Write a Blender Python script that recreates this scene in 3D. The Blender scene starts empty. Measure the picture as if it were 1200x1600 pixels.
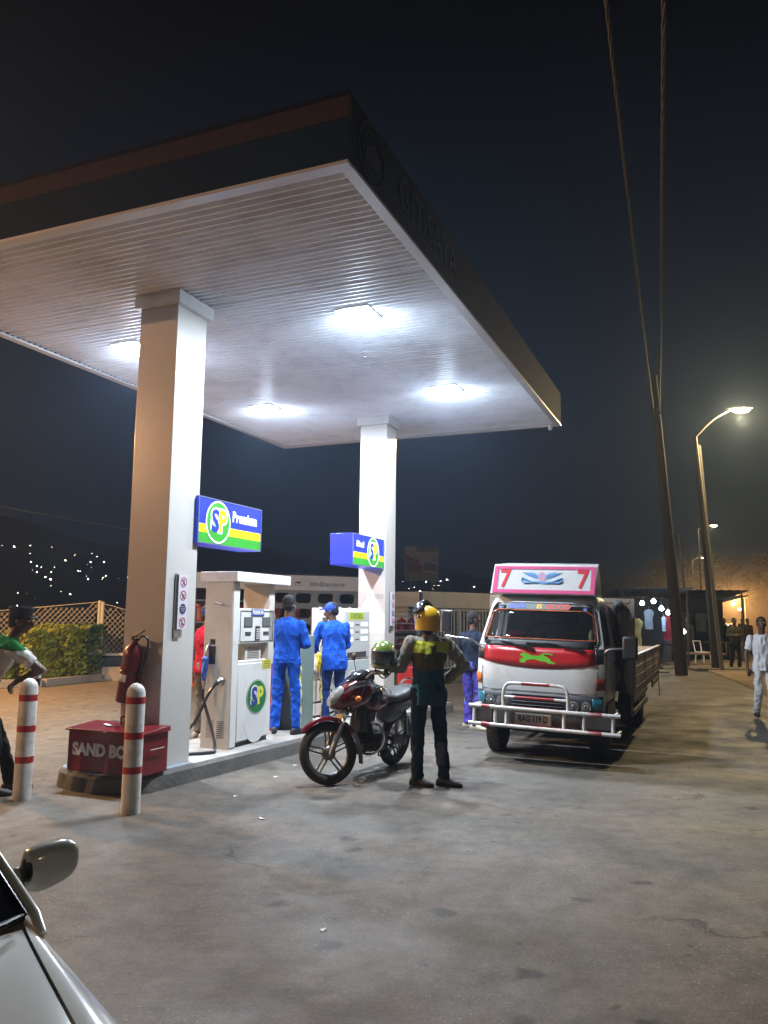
import bpy, bmesh, math, random
from math import sin, cos, pi, radians, atan2, sqrt, hypot
from mathutils import Vector, Matrix, noise, Euler
random.seed(7)
SC = bpy.context.scene
COL = SC.collection

# ------------------------------------------------------------------ camera
H = 1.65
cam_d = bpy.data.cameras.new("camera")
cam_d.sensor_fit = 'HORIZONTAL'
cam_d.sensor_width = 36.0
cam_d.lens = 1240.0 / 1200.0 * 36.0
cam_d.clip_start = 0.05
cam_d.clip_end = 3000
cam = bpy.data.objects.new("camera", cam_d)
COL.objects.link(cam)
_p, _r = radians(7.50), radians(0.61)
_f = Vector((0, cos(_p), sin(_p))); _u = Vector((0, -sin(_p), cos(_p))); _x = Vector((1, 0, 0))
_R = cos(_r) * _x + sin(_r) * _u
_U = -sin(_r) * _x + cos(_r) * _u
cam.matrix_world = Matrix(((_R.x, _U.x, -_f.x, 0), (_R.y, _U.y, -_f.y, 0), (_R.z, _U.z, -_f.z, H), (0, 0, 0, 1)))
SC.camera = cam

# ------------------------------------------------------------------ world: night sky
W = bpy.data.worlds.new("World"); SC.world = W
W.use_nodes = True
wn = W.node_tree; wn.nodes.clear()
wo = wn.nodes.new('ShaderNodeOutputWorld'); wb = wn.nodes.new('ShaderNodeBackground')
wt = wn.nodes.new('ShaderNodeTexCoord'); ws = wn.nodes.new('ShaderNodeSeparateXYZ'); wr = wn.nodes.new('ShaderNodeValToRGB')
wn.links.new(wt.outputs['Generated'], ws.inputs[0]); wn.links.new(ws.outputs['Z'], wr.inputs[0])
wr.color_ramp.elements[0].position = 0.0; wr.color_ramp.elements[0].color = (0.0048, 0.0072, 0.012, 1)
wr.color_ramp.elements[1].position = 0.62; wr.color_ramp.elements[1].color = (0.0006, 0.001, 0.0026, 1)
_e = wr.color_ramp.elements.new(0.28); _e.color = (0.0045, 0.0082, 0.017, 1)
wn.links.new(wr.outputs[0], wb.inputs[0]); wb.inputs[1].default_value = 1.15
wn.links.new(wb.outputs[0], wo.inputs[0])

SC.view_settings.view_transform = 'Standard'
SC.view_settings.look = 'None'
SC.view_settings.gamma = 1
SC.view_settings.exposure = 0.0
SC.render.engine = 'CYCLES'
SC.cycles.use_denoising = True
SC.cycles.max_bounces = 6
SC.cycles.diffuse_bounces = 3
SC.cycles.glossy_bounces = 3
SC.cycles.transmission_bounces = 4
SC.cycles.volume_bounces = 0
SC.cycles.transparent_max_bounces = 8
SC.cycles.sample_clamp_indirect = 4.0
SC.cycles.caustics_reflective = False
SC.cycles.caustics_refractive = False
HAZE = 0.0017
LAMP_W = 320.0
ASSUMED_WARM_W = 3700.0

# ------------------------------------------------------------------ frames
YAW = radians(-22.72)
EX = Vector((cos(YAW), sin(YAW), 0)); EY = Vector((-sin(YAW), cos(YAW), 0))
def SL(a, b, z=0.0):
    return EX * a + EY * b + Vector((0, 0, z))

# ------------------------------------------------------------------ materials
def lin(h):
    h = h.lstrip('#')
    o = []
    for i in (0, 2, 4):
        v = int(h[i:i + 2], 16) / 255
        o.append(v / 12.92 if v <= .04045 else ((v + .055) / 1.055) ** 2.4)
    return tuple(o)
MATS = {}
def mat(name, col, rough=.5, metal=0.0, var=.12, vscale=6.0, bump=.0, bscale=60.0, emit=None, estr=0.0, coat=0.0, alpha=None, spec=.5, dirt=None, dirt_amt=.0, dscale=1.5):
    if name in MATS: return MATS[name]
    if isinstance(col, str): col = lin(col)
    m = bpy.data.materials.new(name); m.use_nodes = True
    nt = m.node_tree; N = nt.nodes; L = nt.links
    b = N['Principled BSDF']
    b.inputs['Roughness'].default_value = rough
    b.inputs['Metallic'].default_value = metal
    b.inputs['Specular IOR Level'].default_value = spec
    b.inputs['Coat Weight'].default_value = coat
    b.inputs['Coat Roughness'].default_value = .08
    tc = N.new('ShaderNodeTexCoord')
    n1 = N.new('ShaderNodeTexNoise'); n1.inputs['Scale'].default_value = vscale; n1.inputs['Detail'].default_value = 5
    L.new(tc.outputs['Object'], n1.inputs['Vector'])
    mx = N.new('ShaderNodeMix'); mx.data_type = 'RGBA'
    mx.inputs[6].default_value = (*[c * (1 - var) for c in col], 1)
    mx.inputs[7].default_value = (*[min(1, c * (1 + var)) for c in col], 1)
    L.new(n1.outputs[0], mx.inputs[0])
    out = mx.outputs[2]
    if dirt_amt > 0:
        n2 = N.new('ShaderNodeTexNoise'); n2.inputs['Scale'].default_value = dscale; n2.inputs['Detail'].default_value = 8; n2.inputs['Roughness'].default_value = .65
        L.new(tc.outputs['Object'], n2.inputs['Vector'])
        rp = N.new('ShaderNodeValToRGB'); rp.color_ramp.elements[0].position = .48; rp.color_ramp.elements[1].position = .68
        L.new(n2.outputs[0], rp.inputs[0])
        mu = N.new('ShaderNodeMath'); mu.operation = 'MULTIPLY'; mu.inputs[1].default_value = dirt_amt
        L.new(rp.outputs[0], mu.inputs[0])
        m2 = N.new('ShaderNodeMix'); m2.data_type = 'RGBA'
        d = lin(dirt) if isinstance(dirt, str) else (dirt or (.12, .09, .06))
        m2.inputs[7].default_value = (*d, 1)
        L.new(mu.outputs[0], m2.inputs[0]); L.new(out, m2.inputs[6]); out = m2.outputs[2]
        mr = N.new('ShaderNodeMath'); mr.operation = 'MULTIPLY_ADD'; mr.inputs[1].default_value = .35; mr.inputs[2].default_value = rough
        L.new(mu.outputs[0], mr.inputs[0]); L.new(mr.outputs[0], b.inputs['Roughness'])
    L.new(out, b.inputs['Base Color'])
    if bump > 0:
        n3 = N.new('ShaderNodeTexNoise'); n3.inputs['Scale'].default_value = bscale; n3.inputs['Detail'].default_value = 4
        L.new(tc.outputs['Object'], n3.inputs['Vector'])
        bp = N.new('ShaderNodeBump'); bp.inputs['Strength'].default_value = bump; bp.inputs['Distance'].default_value = .01
        L.new(n3.outputs[0], bp.inputs['Height']); L.new(bp.outputs[0], b.inputs['Normal'])
    if emit is not None:
        e = lin(emit) if isinstance(emit, str) else emit
        b.inputs['Emission Color'].default_value = (*e, 1)
        b.inputs['Emission Strength'].default_value = estr
    if alpha is not None:
        b.inputs['Alpha'].default_value = alpha
    MATS[name] = m
    return m

def cloth(name, col, amt=.18):
    return mat(name, col, .88, var=amt, vscale=9, bump=.8, bscale=15, spec=.15)

# ------------------------------------------------------------------ mesh collector
class MB:
    def __init__(s): s.v = []; s.f = []; s.mi = []; s.M = Matrix(); s.m = 0
    def add(s, vs, fs):
        b = len(s.v); M = s.M
        s.v += [M @ Vector(v) for v in vs]
        s.f += [tuple(b + i for i in f) for f in fs]; s.mi += [s.m] * len(fs)
        return s
    def box(s, x0, x1, y0, y1, z0, z1):
        return s.add([(x0, y0, z0), (x1, y0, z0), (x1, y1, z0), (x0, y1, z0), (x0, y0, z1), (x1, y0, z1), (x1, y1, z1), (x0, y1, z1)],
                     [(0, 3, 2, 1), (4, 5, 6, 7), (0, 1, 5, 4), (1, 2, 6, 5), (2, 3, 7, 6), (3, 0, 4, 7)])
    def hexa(s, lo, hi):
        return s.add(list(lo) + list(hi), [(0, 3, 2, 1), (4, 5, 6, 7), (0, 1, 5, 4), (1, 2, 6, 5), (2, 3, 7, 6), (3, 0, 4, 7)])
    def bar(s, p, q, w, h):
        p = Vector(p); q = Vector(q); d = (q - p).normalized()
        up = Vector((0, 0, 1)) if abs(d.z) < .9 else Vector((1, 0, 0))
        a = d.cross(up).normalized() * (w / 2); b = a.normalized().cross(d) * (h / 2)
        return s.hexa([p - a - b, p + a - b, p + a + b, p - a + b], [q - a - b, q + a - b, q + a + b, q - a + b])
    def quad(s, a, b, c, d): return s.add([a, b, c, d], [(0, 1, 2, 3)])
    def prism(s, pts, F, t0, t1):
        n = len(pts)
        vs = [F @ Vector((p[0], p[1], t0)) for p in pts] + [F @ Vector((p[0], p[1], t1)) for p in pts]
        return s.add(vs, [tuple(range(n))[::-1], tuple(range(n, 2 * n))] + [(i, (i + 1) % n, n + (i + 1) % n, n + i) for i in range(n)])
    def loft(s, rings, cap=True, closed=False):
        n = len(rings[0]); vs = [p for r in rings for p in r]; fs = []
        k = len(rings)
        for j in range(k if closed else k - 1):
            a = j * n; b = ((j + 1) % k) * n
            for i in range(n): fs.append((a + i, a + (i + 1) % n, b + (i + 1) % n, b + i))
        if cap and not closed: fs += [tuple(range(n))[::-1], tuple(range((k - 1) * n, k * n))]
        return s.add(vs, fs)
    def tube(s, pts, r, n=8, closed=False, cap=True):
        pts = [Vector(p) for p in pts]; k = len(pts)
        rs = r if isinstance(r, (list, tuple)) else [r] * k
        T = []
        for i in range(k):
            a = pts[(i - 1) % k] if (closed or i > 0) else pts[i]
            b = pts[(i + 1) % k] if (closed or i < k - 1) else pts[i]
            T.append((b - a).normalized() if (b - a).length > 1e-9 else Vector((0, 0, 1)))
        u = T[0].orthogonal().normalized(); rings = []
        for i in range(k):
            u = (u - T[i] * u.dot(T[i]))
            u = u.normalized() if u.length > 1e-6 else T[i].orthogonal().normalized()
            w = T[i].cross(u)
            rings.append([pts[i] + (u * cos(2 * pi * j / n) + w * sin(2 * pi * j / n)) * rs[i] for j in range(n)])
        return s.loft(rings, cap, closed)
    def cyl(s, p, q, r, r2=None, n=16): return s.tube([p, q], [r, r if r2 is None else r2], n)
    def sph(s, c, r, nu=12, nv=8, R=None):
        if not isinstance(r, (list, tuple)): r = (r, r, r)
        c = Vector(c); vs = []; fs = []
        def P(a, b):
            v = Vector((r[0] * sin(b) * cos(a), r[1] * sin(b) * sin(a), r[2] * cos(b)))
            return c + (R @ v if R else v)
        vs.append(P(0, 0))
        for j in range(1, nv):
            for i in range(nu): vs.append(P(2 * pi * i / nu, pi * j / nv))
        vs.append(P(0, pi)); e = len(vs) - 1
        for i in range(nu):
            fs.append((0, 1 + i, 1 + (i + 1) % nu)); fs.append((e, 1 + (nv - 2) * nu + (i + 1) % nu, 1 + (nv - 2) * nu + i))
        for j in range(nv - 2):
            for i in range(nu):
                a = 1 + j * nu; b = a + nu
                fs.append((a + i, b + i, b + (i + 1) % nu, a + (i + 1) % nu))
        return s.add(vs, fs)
    def caps(s, p, q, r0, r1, n=12):
        s.tube([p, q], [r0, r1], n); s.sph(p, r0, n, 8); s.sph(q, r1, n, 8); return s
    def lathe(s, prof, F=None, n=24):
        F = F or Matrix()
        rings = [[F @ Vector((r * cos(2 * pi * i / n), r * sin(2 * pi * i / n), z)) for i in range(n)] for r, z in prof]
        return s.loft(rings, True)
    def torus(s, F, R, r, n=32, k=10, sq=1.0):
        rings = []
        for i in range(n):
            a = 2 * pi * i / n
            rings.append([F @ Vector(((R + r * cos(b)) * cos(a), (R + r * cos(b)) * sin(a), r * sq * sin(b))) for b in [2 * pi * j / k for j in range(k)]])
        return s.loft(rings, False, True)
    def disc(s, F, R, t0, t1, n=32, ry=None, r0=0):
        ry = ry or R
        if r0 <= 0:
            return s.prism([(R * cos(2 * pi * i / n), ry * sin(2 * pi * i / n)) for i in range(n)], F, t0, t1)
        rings = []
        for i in range(n):
            a = 2 * pi * i / n; ri = (R - r0)
            rings.append([F @ Vector(p) for p in ((ri * cos(a), (ry - r0) * sin(a), t0), (R * cos(a), ry * sin(a), t0), (R * cos(a), ry * sin(a), t1), (ri * cos(a), (ry - r0) * sin(a), t1))])
        return s.loft(rings, False, True)
    def text(s, t, size, F, depth=.002, off=0.0, sx=1.0, shear=0.0, space=1.0):
        vs, fs = glyphs(t, size, depth, off, sx, shear, space)
        return s.add([F @ Vector(v) for v in vs], fs)
    def mesh(s, name, mats, smooth=35):
        me = bpy.data.meshes.new(name)
        me.from_pydata([tuple(v) for v in s.v], [], s.f)
        for m in (mats if isinstance(mats, (list, tuple)) else [mats]): me.materials.append(m)
        me.polygons.foreach_set('material_index', s.mi)
        bm = bmesh.new(); bm.from_mesh(me); bmesh.ops.recalc_face_normals(bm, faces=bm.faces); bm.to_mesh(me); bm.free()
        if smooth:
            me.polygons.foreach_set('use_smooth', [True] * len(me.polygons))
            me.set_sharp_from_angle(angle=radians(smooth))
        return me
    def build(s, name, mats, parent=None, bevel=0, seg=2, smooth=35, loc=None, rot=None):
        o = bpy.data.objects.new(name, s.mesh(name, mats, smooth)); COL.objects.link(o)
        if parent: o.parent = parent
        if loc is not None: o.location = loc
        if rot is not None: o.rotation_euler = rot
        if bevel:
            b = o.modifiers.new('bevel', 'BEVEL'); b.width = bevel; b.segments = seg; b.limit_method = 'ANGLE'; b.angle_limit = radians(40)
            b.use_clamp_overlap = True
        return o
_G = {}
def glyphs(t, size, depth, off, sx, shear, space):
    key = (t, size, depth, off, sx, shear, space)
    if key in _G: return _G[key]
    cu = bpy.data.curves.new('t', 'FONT'); cu.body = t; cu.size = size; cu.extrude = depth / 2; cu.offset = off; cu.shear = shear
    cu.align_x = 'CENTER'; cu.align_y = 'CENTER'; cu.resolution_u = 3; cu.space_character = space
    ob = bpy.data.objects.new('t', cu)
    me = bpy.data.meshes.new_from_object(ob)
    vs = [(v.co.x * sx, v.co.y, v.co.z + depth / 2) for v in me.vertices]; fs = [tuple(p.vertices) for p in me.polygons]
    bpy.data.objects.remove(ob); bpy.data.curves.remove(cu); bpy.data.meshes.remove(me)
    _G[key] = (vs, fs); return _G[key]

def FR(o, x, up):
    x = Vector(x).normalized(); up = Vector(up).normalized(); n = x.cross(up)
    o = Vector(o)
    return Matrix(((x.x, up.x, n.x, o.x), (x.y, up.y, n.y, o.y), (x.z, up.z, n.z, o.z), (0, 0, 0, 1)))
def FX(o): return FR(o, (0, 1, 0), (0, 0, 1))       # a face looking towards +x
def FY(o): return FR(o, (1, 0, 0), (0, 0, 1))       # a face looking towards -y
def bez(ps, n=14):
    ps = [Vector(p) for p in ps]; out = []
    k = len(ps)
    for i in range(k - 1):      # catmull-rom
        p0 = ps[max(0, i - 1)]; p1 = ps[i]; p2 = ps[i + 1]; p3 = ps[min(k - 1, i + 2)]
        for j in range(n):
            t = j / n
            out.append(.5 * ((2 * p1) + (p2 - p0) * t + (2 * p0 - 5 * p1 + 4 * p2 - p3) * t * t + (3 * p1 - p0 - 3 * p2 + p3) * t ** 3))
    out.append(ps[-1]); return out

def thing(name, label, cat, loc=(0, 0, 0), rz=0.0, group=None, rot=None):
    o = bpy.data.objects.new(name, None); COL.objects.link(o)
    o.empty_display_size = .1
    o.location = loc; o.rotation_euler = rot if rot else (0, 0, rz)
    tag(o, label, cat, group); return o
def tag(o, label, cat, group=None):
    o['label'] = label; o['category'] = cat
    if group: o['group'] = group
    return o
def structure(o, kind='structure'):
    o['kind'] = kind; return o
def remesh(mb, voxel, it=3, amp=0.0, scale=8.0, zmul=.5, mats=None, zone=None, name='m'):
    me = mb.mesh('tmp', [], 0)
    ob = bpy.data.objects.new('tmp', me); COL.objects.link(ob)
    r = ob.modifiers.new('r', 'REMESH'); r.mode = 'VOXEL'; r.voxel_size = voxel
    s = ob.modifiers.new('s', 'SMOOTH'); s.iterations = it; s.factor = .5
    dg = bpy.context.evaluated_depsgraph_get(); dg.update()
    out = bpy.data.meshes.new_from_object(ob.evaluated_get(dg)); out.name = name
    bpy.data.objects.remove(ob); bpy.data.meshes.remove(me)
    if amp:
        nr = [v.normal.copy() for v in out.vertices]
        for v, n_ in zip(out.vertices, nr):
            c = Vector((v.co.x * scale, v.co.y * scale, v.co.z * scale * zmul))
            a = noise.noise(c) + .5 * noise.noise(c * 2.3 + Vector((3, 1, 7)))
            a = -abs(a) * 1.3 + .3
            v.co += n_ * amp * a
    out.materials.clear()
    for m in mats: out.materials.append(m)
    if zone: out.polygons.foreach_set('material_index', [zone(p.center) for p in out.polygons])
    out.polygons.foreach_set('use_smooth', [True] * len(out.polygons))
    return out
def put(name, me, parent):
    o = bpy.data.objects.new(name, me); COL.objects.link(o); o.parent = parent; return o

# ------------------------------------------------------------------ colours
WHITE = mat('white_paint', (.72, .73, .72), .32, var=.04, vscale=3, dirt='#8a8378', dirt_amt=.25, dscale=2.2, bump=.04, bscale=30)
WPLASTIC = mat('white_panel', (.70, .71, .70), .38, var=.04, vscale=4, dirt='#8c8474', dirt_amt=.3, dscale=3)
RED = mat('red_paint', (.42, .02, .02), .35, var=.12, vscale=5, dirt='#3a1512', dirt_amt=.35, dscale=4)
DRED = mat('dark_red_paint', (.16, .009, .016), .32, var=.15, vscale=5, dirt='#2a1210', dirt_amt=.3, dscale=5)
BLACKP = mat('black_plastic', (.018, .018, .02), .42, var=.2)
RUBBER = mat('rubber', (.022, .021, .02), .7, var=.3, vscale=14, dirt='#4a4034', dirt_amt=.5, dscale=9)
CHROME = mat('chrome', (.62, .62, .63), .14, 1.0, var=.08)
STEEL = mat('steel', (.42, .42, .43), .35, 1.0, var=.15, vscale=12)
DGREY = mat('dark_grey', (.05, .05, .055), .5, var=.2)
LGREY = mat('light_grey', (.38, .39, .39), .45, var=.1)
CONC = mat('concrete', (.27, .255, .235), .85, var=.22, vscale=3, bump=.4, bscale=40, dirt='#3c3730', dirt_amt=.6, dscale=2.2)
INK = mat('ink', (.03, .03, .04), .5)
# ------------------------------------------------------------------ ground
def ground_mat():
    m = bpy.data.materials.new('asphalt_ground'); m.use_nodes = True
    nt = m.node_tree; N = nt.nodes; L = nt.links; b = N['Principled BSDF']
    tc = N.new('ShaderNodeTexCoord')
    def nz(scale, det=6, rough=.6, vec=None):
        n = N.new('ShaderNodeTexNoise'); n.inputs['Scale'].default_value = scale; n.inputs['Detail'].default_value = det; n.inputs['Roughness'].default_value = rough
        L.new(vec or tc.outputs['Object'], n.inputs['Vector']); return n.outputs[0]
    def ramp(src, stops):
        r = N.new('ShaderNodeValToRGB'); e = r.color_ramp.elements
        e[0].position = stops[0][0]; e[0].color = (*stops[0][1], 1); e[1].position = stops[-1][0]; e[1].color = (*stops[-1][1], 1)
        for p, c in stops[1:-1]: x = e.new(p); x.color = (*c, 1)
        L.new(src, r.inputs[0]); return r.outputs[0]
    def mix(f, a, c, mode='MIX'):
        x = N.new('ShaderNodeMix'); x.data_type = 'RGBA'; x.blend_type = mode
        if isinstance(f, float): x.inputs[0].default_value = f
        else: L.new(f, x.inputs[0])
        for i, v in ((6, a), (7, c)):
            if isinstance(v, tuple): x.inputs[i].default_value = (*v, 1)
            else: L.new(v, x.inputs[i])
        return x.outputs[2]
    def mul(a, k):
        x = N.new('ShaderNodeMath'); x.operation = 'MULTIPLY'; L.new(a, x.inputs[0])
        if isinstance(k, float): x.inputs[1].default_value = k
        else: L.new(k, x.inputs[1])
        return x.outputs[0]
    g = (1, 1, 1); k = (0, 0, 0)
    base = ramp(nz(.45, 8, .62), [(.22, (.100, .090, .076)), (.52, (.114, .102, .085)), (.8, (.134, .119, .097))])
    # sandy dust, patchy
    dust = ramp(nz(.9, 8, .7), [(.5, k), (.72, g)])
    base = mix(mul(dust, .22), base, (.27, .22, .155))
    # gradient of dust towards the far forecourt on the left
    sp = N.new('ShaderNodeSeparateXYZ'); L.new(tc.outputs['Object'], sp.inputs[0])
    mr = N.new('ShaderNodeMapRange'); mr.inputs['From Min'].default_value = -3.0; mr.inputs['From Max'].default_value = -6.5
    L.new(sp.outputs['X'], mr.inputs['Value'])
    base = mix(mul(mr.outputs[0], .6), base, (.32, .235, .15))
    # dark wear marks and smears (stretched)
    mp = N.new('ShaderNodeMapping'); mp.inputs['Rotation'].default_value = (0, 0, radians(25)); mp.inputs['Scale'].default_value = (.35, 1.6, 1)
    L.new(tc.outputs['Object'], mp.inputs['Vector'])
    md = ramp(nz(5.5, 6, .7), [(.38, (.72, .72, .72)), (.62, (1.2, 1.19, 1.17))])
    base = mix(.8, base, md, 'MULTIPLY')
    sm = ramp(nz(1.6, 8, .7, mp.outputs[0]), [(.57, k), (.66, g)])
    base = mix(mul(sm, .34), base, (.045, .042, .038))
    # drips of oil
    v = N.new('ShaderNodeTexVoronoi'); v.inputs['Scale'].default_value = 2.3; v.inputs['Randomness'].default_value = 1
    nv = N.new('ShaderNodeTexNoise'); nv.inputs['Scale'].default_value = 9; L.new(tc.outputs['Object'], nv.inputs['Vector'])
    av = N.new('ShaderNodeVectorMath'); av.operation = 'MULTIPLY_ADD'; av.inputs[1].default_value = (.14, .14, .14)
    L.new(nv.outputs['Color'], av.inputs[0]); L.new(tc.outputs['Object'], av.inputs[2]); L.new(av.outputs[0], v.inputs['Vector'])
    spot = ramp(v.outputs['Distance'], [(.10, g), (.19, k)])
    sc_ = N.new('ShaderNodeSeparateColor'); L.new(v.outputs['Color'], sc_.inputs[0])
    pick = ramp(sc_.outputs[0], [(.35, k), (.6, g)])
    base = mix(mul(mul(spot, pick), .88), base, (.026, .023, .02))
    vc = N.new('ShaderNodeTexVoronoi'); vc.feature = 'DISTANCE_TO_EDGE'; vc.inputs['Scale'].default_value = .55
    ac = N.new('ShaderNodeVectorMath'); ac.operation = 'MULTIPLY_ADD'; ac.inputs[1].default_value = (.9, .9, .9)
    nc = N.new('ShaderNodeTexNoise'); nc.inputs['Scale'].default_value = 1.7; nc.inputs['Detail'].default_value = 6; L.new(tc.outputs['Object'], nc.inputs['Vector'])
    L.new(nc.outputs['Color'], ac.inputs[0]); L.new(tc.outputs['Object'], ac.inputs[2]); L.new(ac.outputs[0], vc.inputs['Vector'])
    crack = ramp(vc.outputs['Distance'], [(.004, g), (.013, k)]); cm = ramp(nz(.7, 3), [(.5, k), (.62, g)])
    base = mix(mul(mul(crack, cm), .8), base, (.03, .027, .024))
    v3 = N.new('ShaderNodeTexVoronoi'); v3.inputs['Scale'].default_value = 7.5; L.new(av.outputs[0], v3.inputs['Vector']); s3 = N.new('ShaderNodeSeparateColor'); L.new(v3.outputs['Color'], s3.inputs[0])
    sp2 = mul(ramp(v3.outputs['Distance'], [(.08, g), (.2, k)]), ramp(s3.outputs[1], [(.82, k), (.9, g)]))
    base = mix(mul(sp2, .85), base, (.03, .026, .022))
    # aggregate chips
    v2 = N.new('ShaderNodeTexVoronoi'); v2.inputs['Scale'].default_value = 62; L.new(tc.outputs['Object'], v2.inputs['Vector'])
    s2 = N.new('ShaderNodeSeparateColor'); L.new(v2.outputs['Color'], s2.inputs[0])
    chip = mul(ramp(s2.outputs[0], [(.80, k), (.97, g)]), ramp(v2.outputs['Distance'], [(.25, g), (.5, k)]))
    worn = ramp(nz(.8, 4, .5), [(.42, (.1, .1, .1)), (.6, g)])
    base = mix(mul(mul(chip, worn), .55), base, (.34, .32, .28))
    fine = ramp(nz(55, 3, .7), [(.3, (.62, .62, .62)), (.7, (1.3, 1.28, 1.25))])
    base = mix(.75, base, fine, 'MULTIPLY')
    L.new(base, b.inputs['Base Color'])
    rr = ramp(nz(1.3, 6), [(.35, (.55,) * 3), (.7, (.82,) * 3)]); L.new(rr, b.inputs['Roughness'])
    b.inputs['Specular IOR Level'].default_value = .35
    ad = N.new('ShaderNodeMath'); ad.operation = 'MULTIPLY_ADD'; ad.inputs[1].default_value = .5
    L.new(nz(80, 4, .7), ad.inputs[0]); L.new(mul(nz(7, 5), 1.6), ad.inputs[2])
    bp = N.new('ShaderNodeBump'); bp.inputs['Strength'].default_value = .55; bp.inputs['Distance'].default_value = .012
    L.new(ad.outputs[0], bp.inputs['Height']); L.new(bp.outputs[0], b.inputs['Normal'])
    return m
GM = ground_mat()
g = MB(); nx, ny = 60, 60
for j in range(ny + 1):
    for i in range(nx + 1):
        x = -150 + 300 * i / nx; y = -20 + 170 * j / ny
        g.v.append(Vector((x, y, 0)))
for j in range(ny):
    for i in range(nx):
        a = j * (nx + 1) + i; g.f.append((a, a + 1, a + nx + 2, a + nx + 1)); g.mi.append(0)
structure(g.build('ground', GM))

# raised roadside path on the far right, concrete edge
DIRT = mat('roadside_dirt', (.21, .155, .095), .95, var=.35, vscale=1.2, bump=.6, bscale=25, dirt='#2b2116', dirt_amt=.5, dscale=.8)
p = MB()
edge = [(7.0, 12.9), (7.6, 14.8), (9.1, 20.2), (10.9, 27.5), (15.5, 44), (24, 72), (34, 100)]
pe = bez([(x, y, 0) for x, y in edge], 5)
vs = []; fs = []
for i, q in enumerate(pe):
    vs += [(q.x, q.y, 0.0), (q.x + .02, q.y, .045), (q.x + .45, q.y - .05, .05), (q.x + 16, q.y - 5, .06)]
for i in range(len(pe) - 1):
    for k in range(3): a = i * 4 + k; fs.append((a, a + 1, a + 5, a + 4))
p.add(vs, fs); structure(p.build('path', DIRT))

# hillside across the valley
HILLM = mat('dark_hillside', (.012, .014, .012), 1.0, var=.5, vscale=.02)
def hill_h(az, r):
    top = 30 + 12 * cos((az + 24) * .055) + 5 * sin(az * .17 + 1) + 4 * sin(az * .41)
    top *= .62 + .38 * min(1, abs(az - 6) / 14.0)
    t = max(0.0, (r - 190) / 230.0); t = t * t * (3 - 2 * t) if t < 1 else 1
    return -3 + (top + 3) * t + 1.2 * sin(r * .05 + az * .3) * t
h = MB(); NA, NR = 90, 24
for j in range(NR + 1):
    r = 125 + 315 * j / NR
    for i in range(NA + 1):
        az = -48 + 96 * i / NA
        h.v.append(Vector((r * sin(radians(az)), r * cos(radians(az)), hill_h(az, r))))
for j in range(NR):
    for i in range(NA):
        a = j * (NA + 1) + i; h.f.append((a, a + 1, a + NA + 2, a + NA + 1)); h.mi.append(0)
structure(h.build('hill', HILLM))
# house lights on the hillside
LCOL = [mat('city_light_white', (1, 1, 1), emit=(1, .93, .78), estr=60.0), mat('city_light_warm', (1, 1, 1), emit=(1, .72, .38), estr=55.0), mat('city_light_cool', (1, 1, 1), emit=(.8, .9, 1), estr=50.0)]
lm = []
for k in range(3):
    q = MB(); q.sph((0, 0, 0), .5, 6, 4); lm.append(q.mesh('house_light', LCOL[k]))
def ray_hill(px, py):
    d = _R * ((px - 600) / 1240.0) - _U * ((py - 800) / 1240.0) + _f
    az = math.degrees(atan2(d.x, d.y)); hd = hypot(d.x, d.y); sl = d.z / hd
    r = 130.0
    while r < 436:
        if hill_h(az, r) >= H + sl * r: return r * sin(radians(az)), r * cos(radians(az)), H + sl * r
        r += 2
    return None
rl = random.Random(21); cnt = 0; wts = []
def lights(n, x0, x1, y0, y1, cl, smin, smax, label, grp):
    cen = [(rl.uniform(x0, x1), rl.uniform(y0, y1)) for _ in range(cl)]
    k = 0; tries = 0
    while k < n and tries < n * 30:
        tries += 1
        if rl.random() < .55:
            c = rl.choice(cen); px = rl.gauss(c[0], 26); py = rl.gauss(c[1], 7)
        else: px = rl.uniform(x0, x1); py = rl.uniform(y0, y1)
        if not (x0 <= px <= x1 and y0 <= py <= y1): continue
        w = ray_hill(px, py)
        if not w: continue
        o = bpy.data.objects.new('house_light', lm[0 if rl.random() < .45 else (1 if rl.random() < .6 else 2)]); COL.objects.link(o)
        s = smin + (smax - smin) * rl.random() ** 3
        o.location = w; o.scale = (s, s, s * .8); tag(o, label, 'light', grp); k += 1
lights(238, -40, 204, 850, 956, 34, .2, .55, 'small distant house light on the dark hillside beyond the chain link fence', 'house lights on the hill behind the fence')
lights(44, 622, 760, 903, 932, 7, .22, .5, 'faint distant house light on the dark hillside above the slatted cage and gate', 'house lights on the hill behind the gate')
lights(18, 940, 1200, 832, 866, 6, .28, .65, 'faint distant house light on the dark hillside beyond the street lamps', 'house lights on the hill behind the street')

# ------------------------------------------------------------------ fuel canopy
CX0, CX1, CY0, CY1, CZ = -7.82, -2.43, 4.97, 13.55, 4.98
cc = ((CX0 + CX1) / 2, (CY0 + CY1) / 2)
can = thing('fuel_canopy', 'large flat forecourt canopy with white ribbed ceiling and dark fascia over the pumps', 'canopy', SL(*cc, CZ), YAW)
hx, hy = (CX1 - CX0) / 2, (CY1 - CY0) / 2
SOF = mat('white_ribbed_sheet', (.88, .91, .96), .34, var=.05, vscale=1.2, dirt='#77706a', dirt_amt=.22, dscale=1.6)
s = MB(); prof = []; y = -hy + .02; P_ = .086
while y < hy - .03:
    dz = .006 * random.random(); prof += [(y, .02), (y + .052, .022), (y + .0535, -.018 - dz), (y + .057, -.024 - dz), (y + .068, -.024 - dz), (y + .0715, -.018 - dz), (y + .073, .02)]
    y += P_
vs = []
for yy, zz in prof: vs += [(-hx + .02, yy, zz + .03), (hx - .02, yy, zz + .03)]
s.add(vs, [(2 * i, 2 * i + 1, 2 * i + 3, 2 * i + 2) for i in range(len(prof) - 1)])
s.build('ribbed_ceiling', SOF, can, smooth=0)
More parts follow.
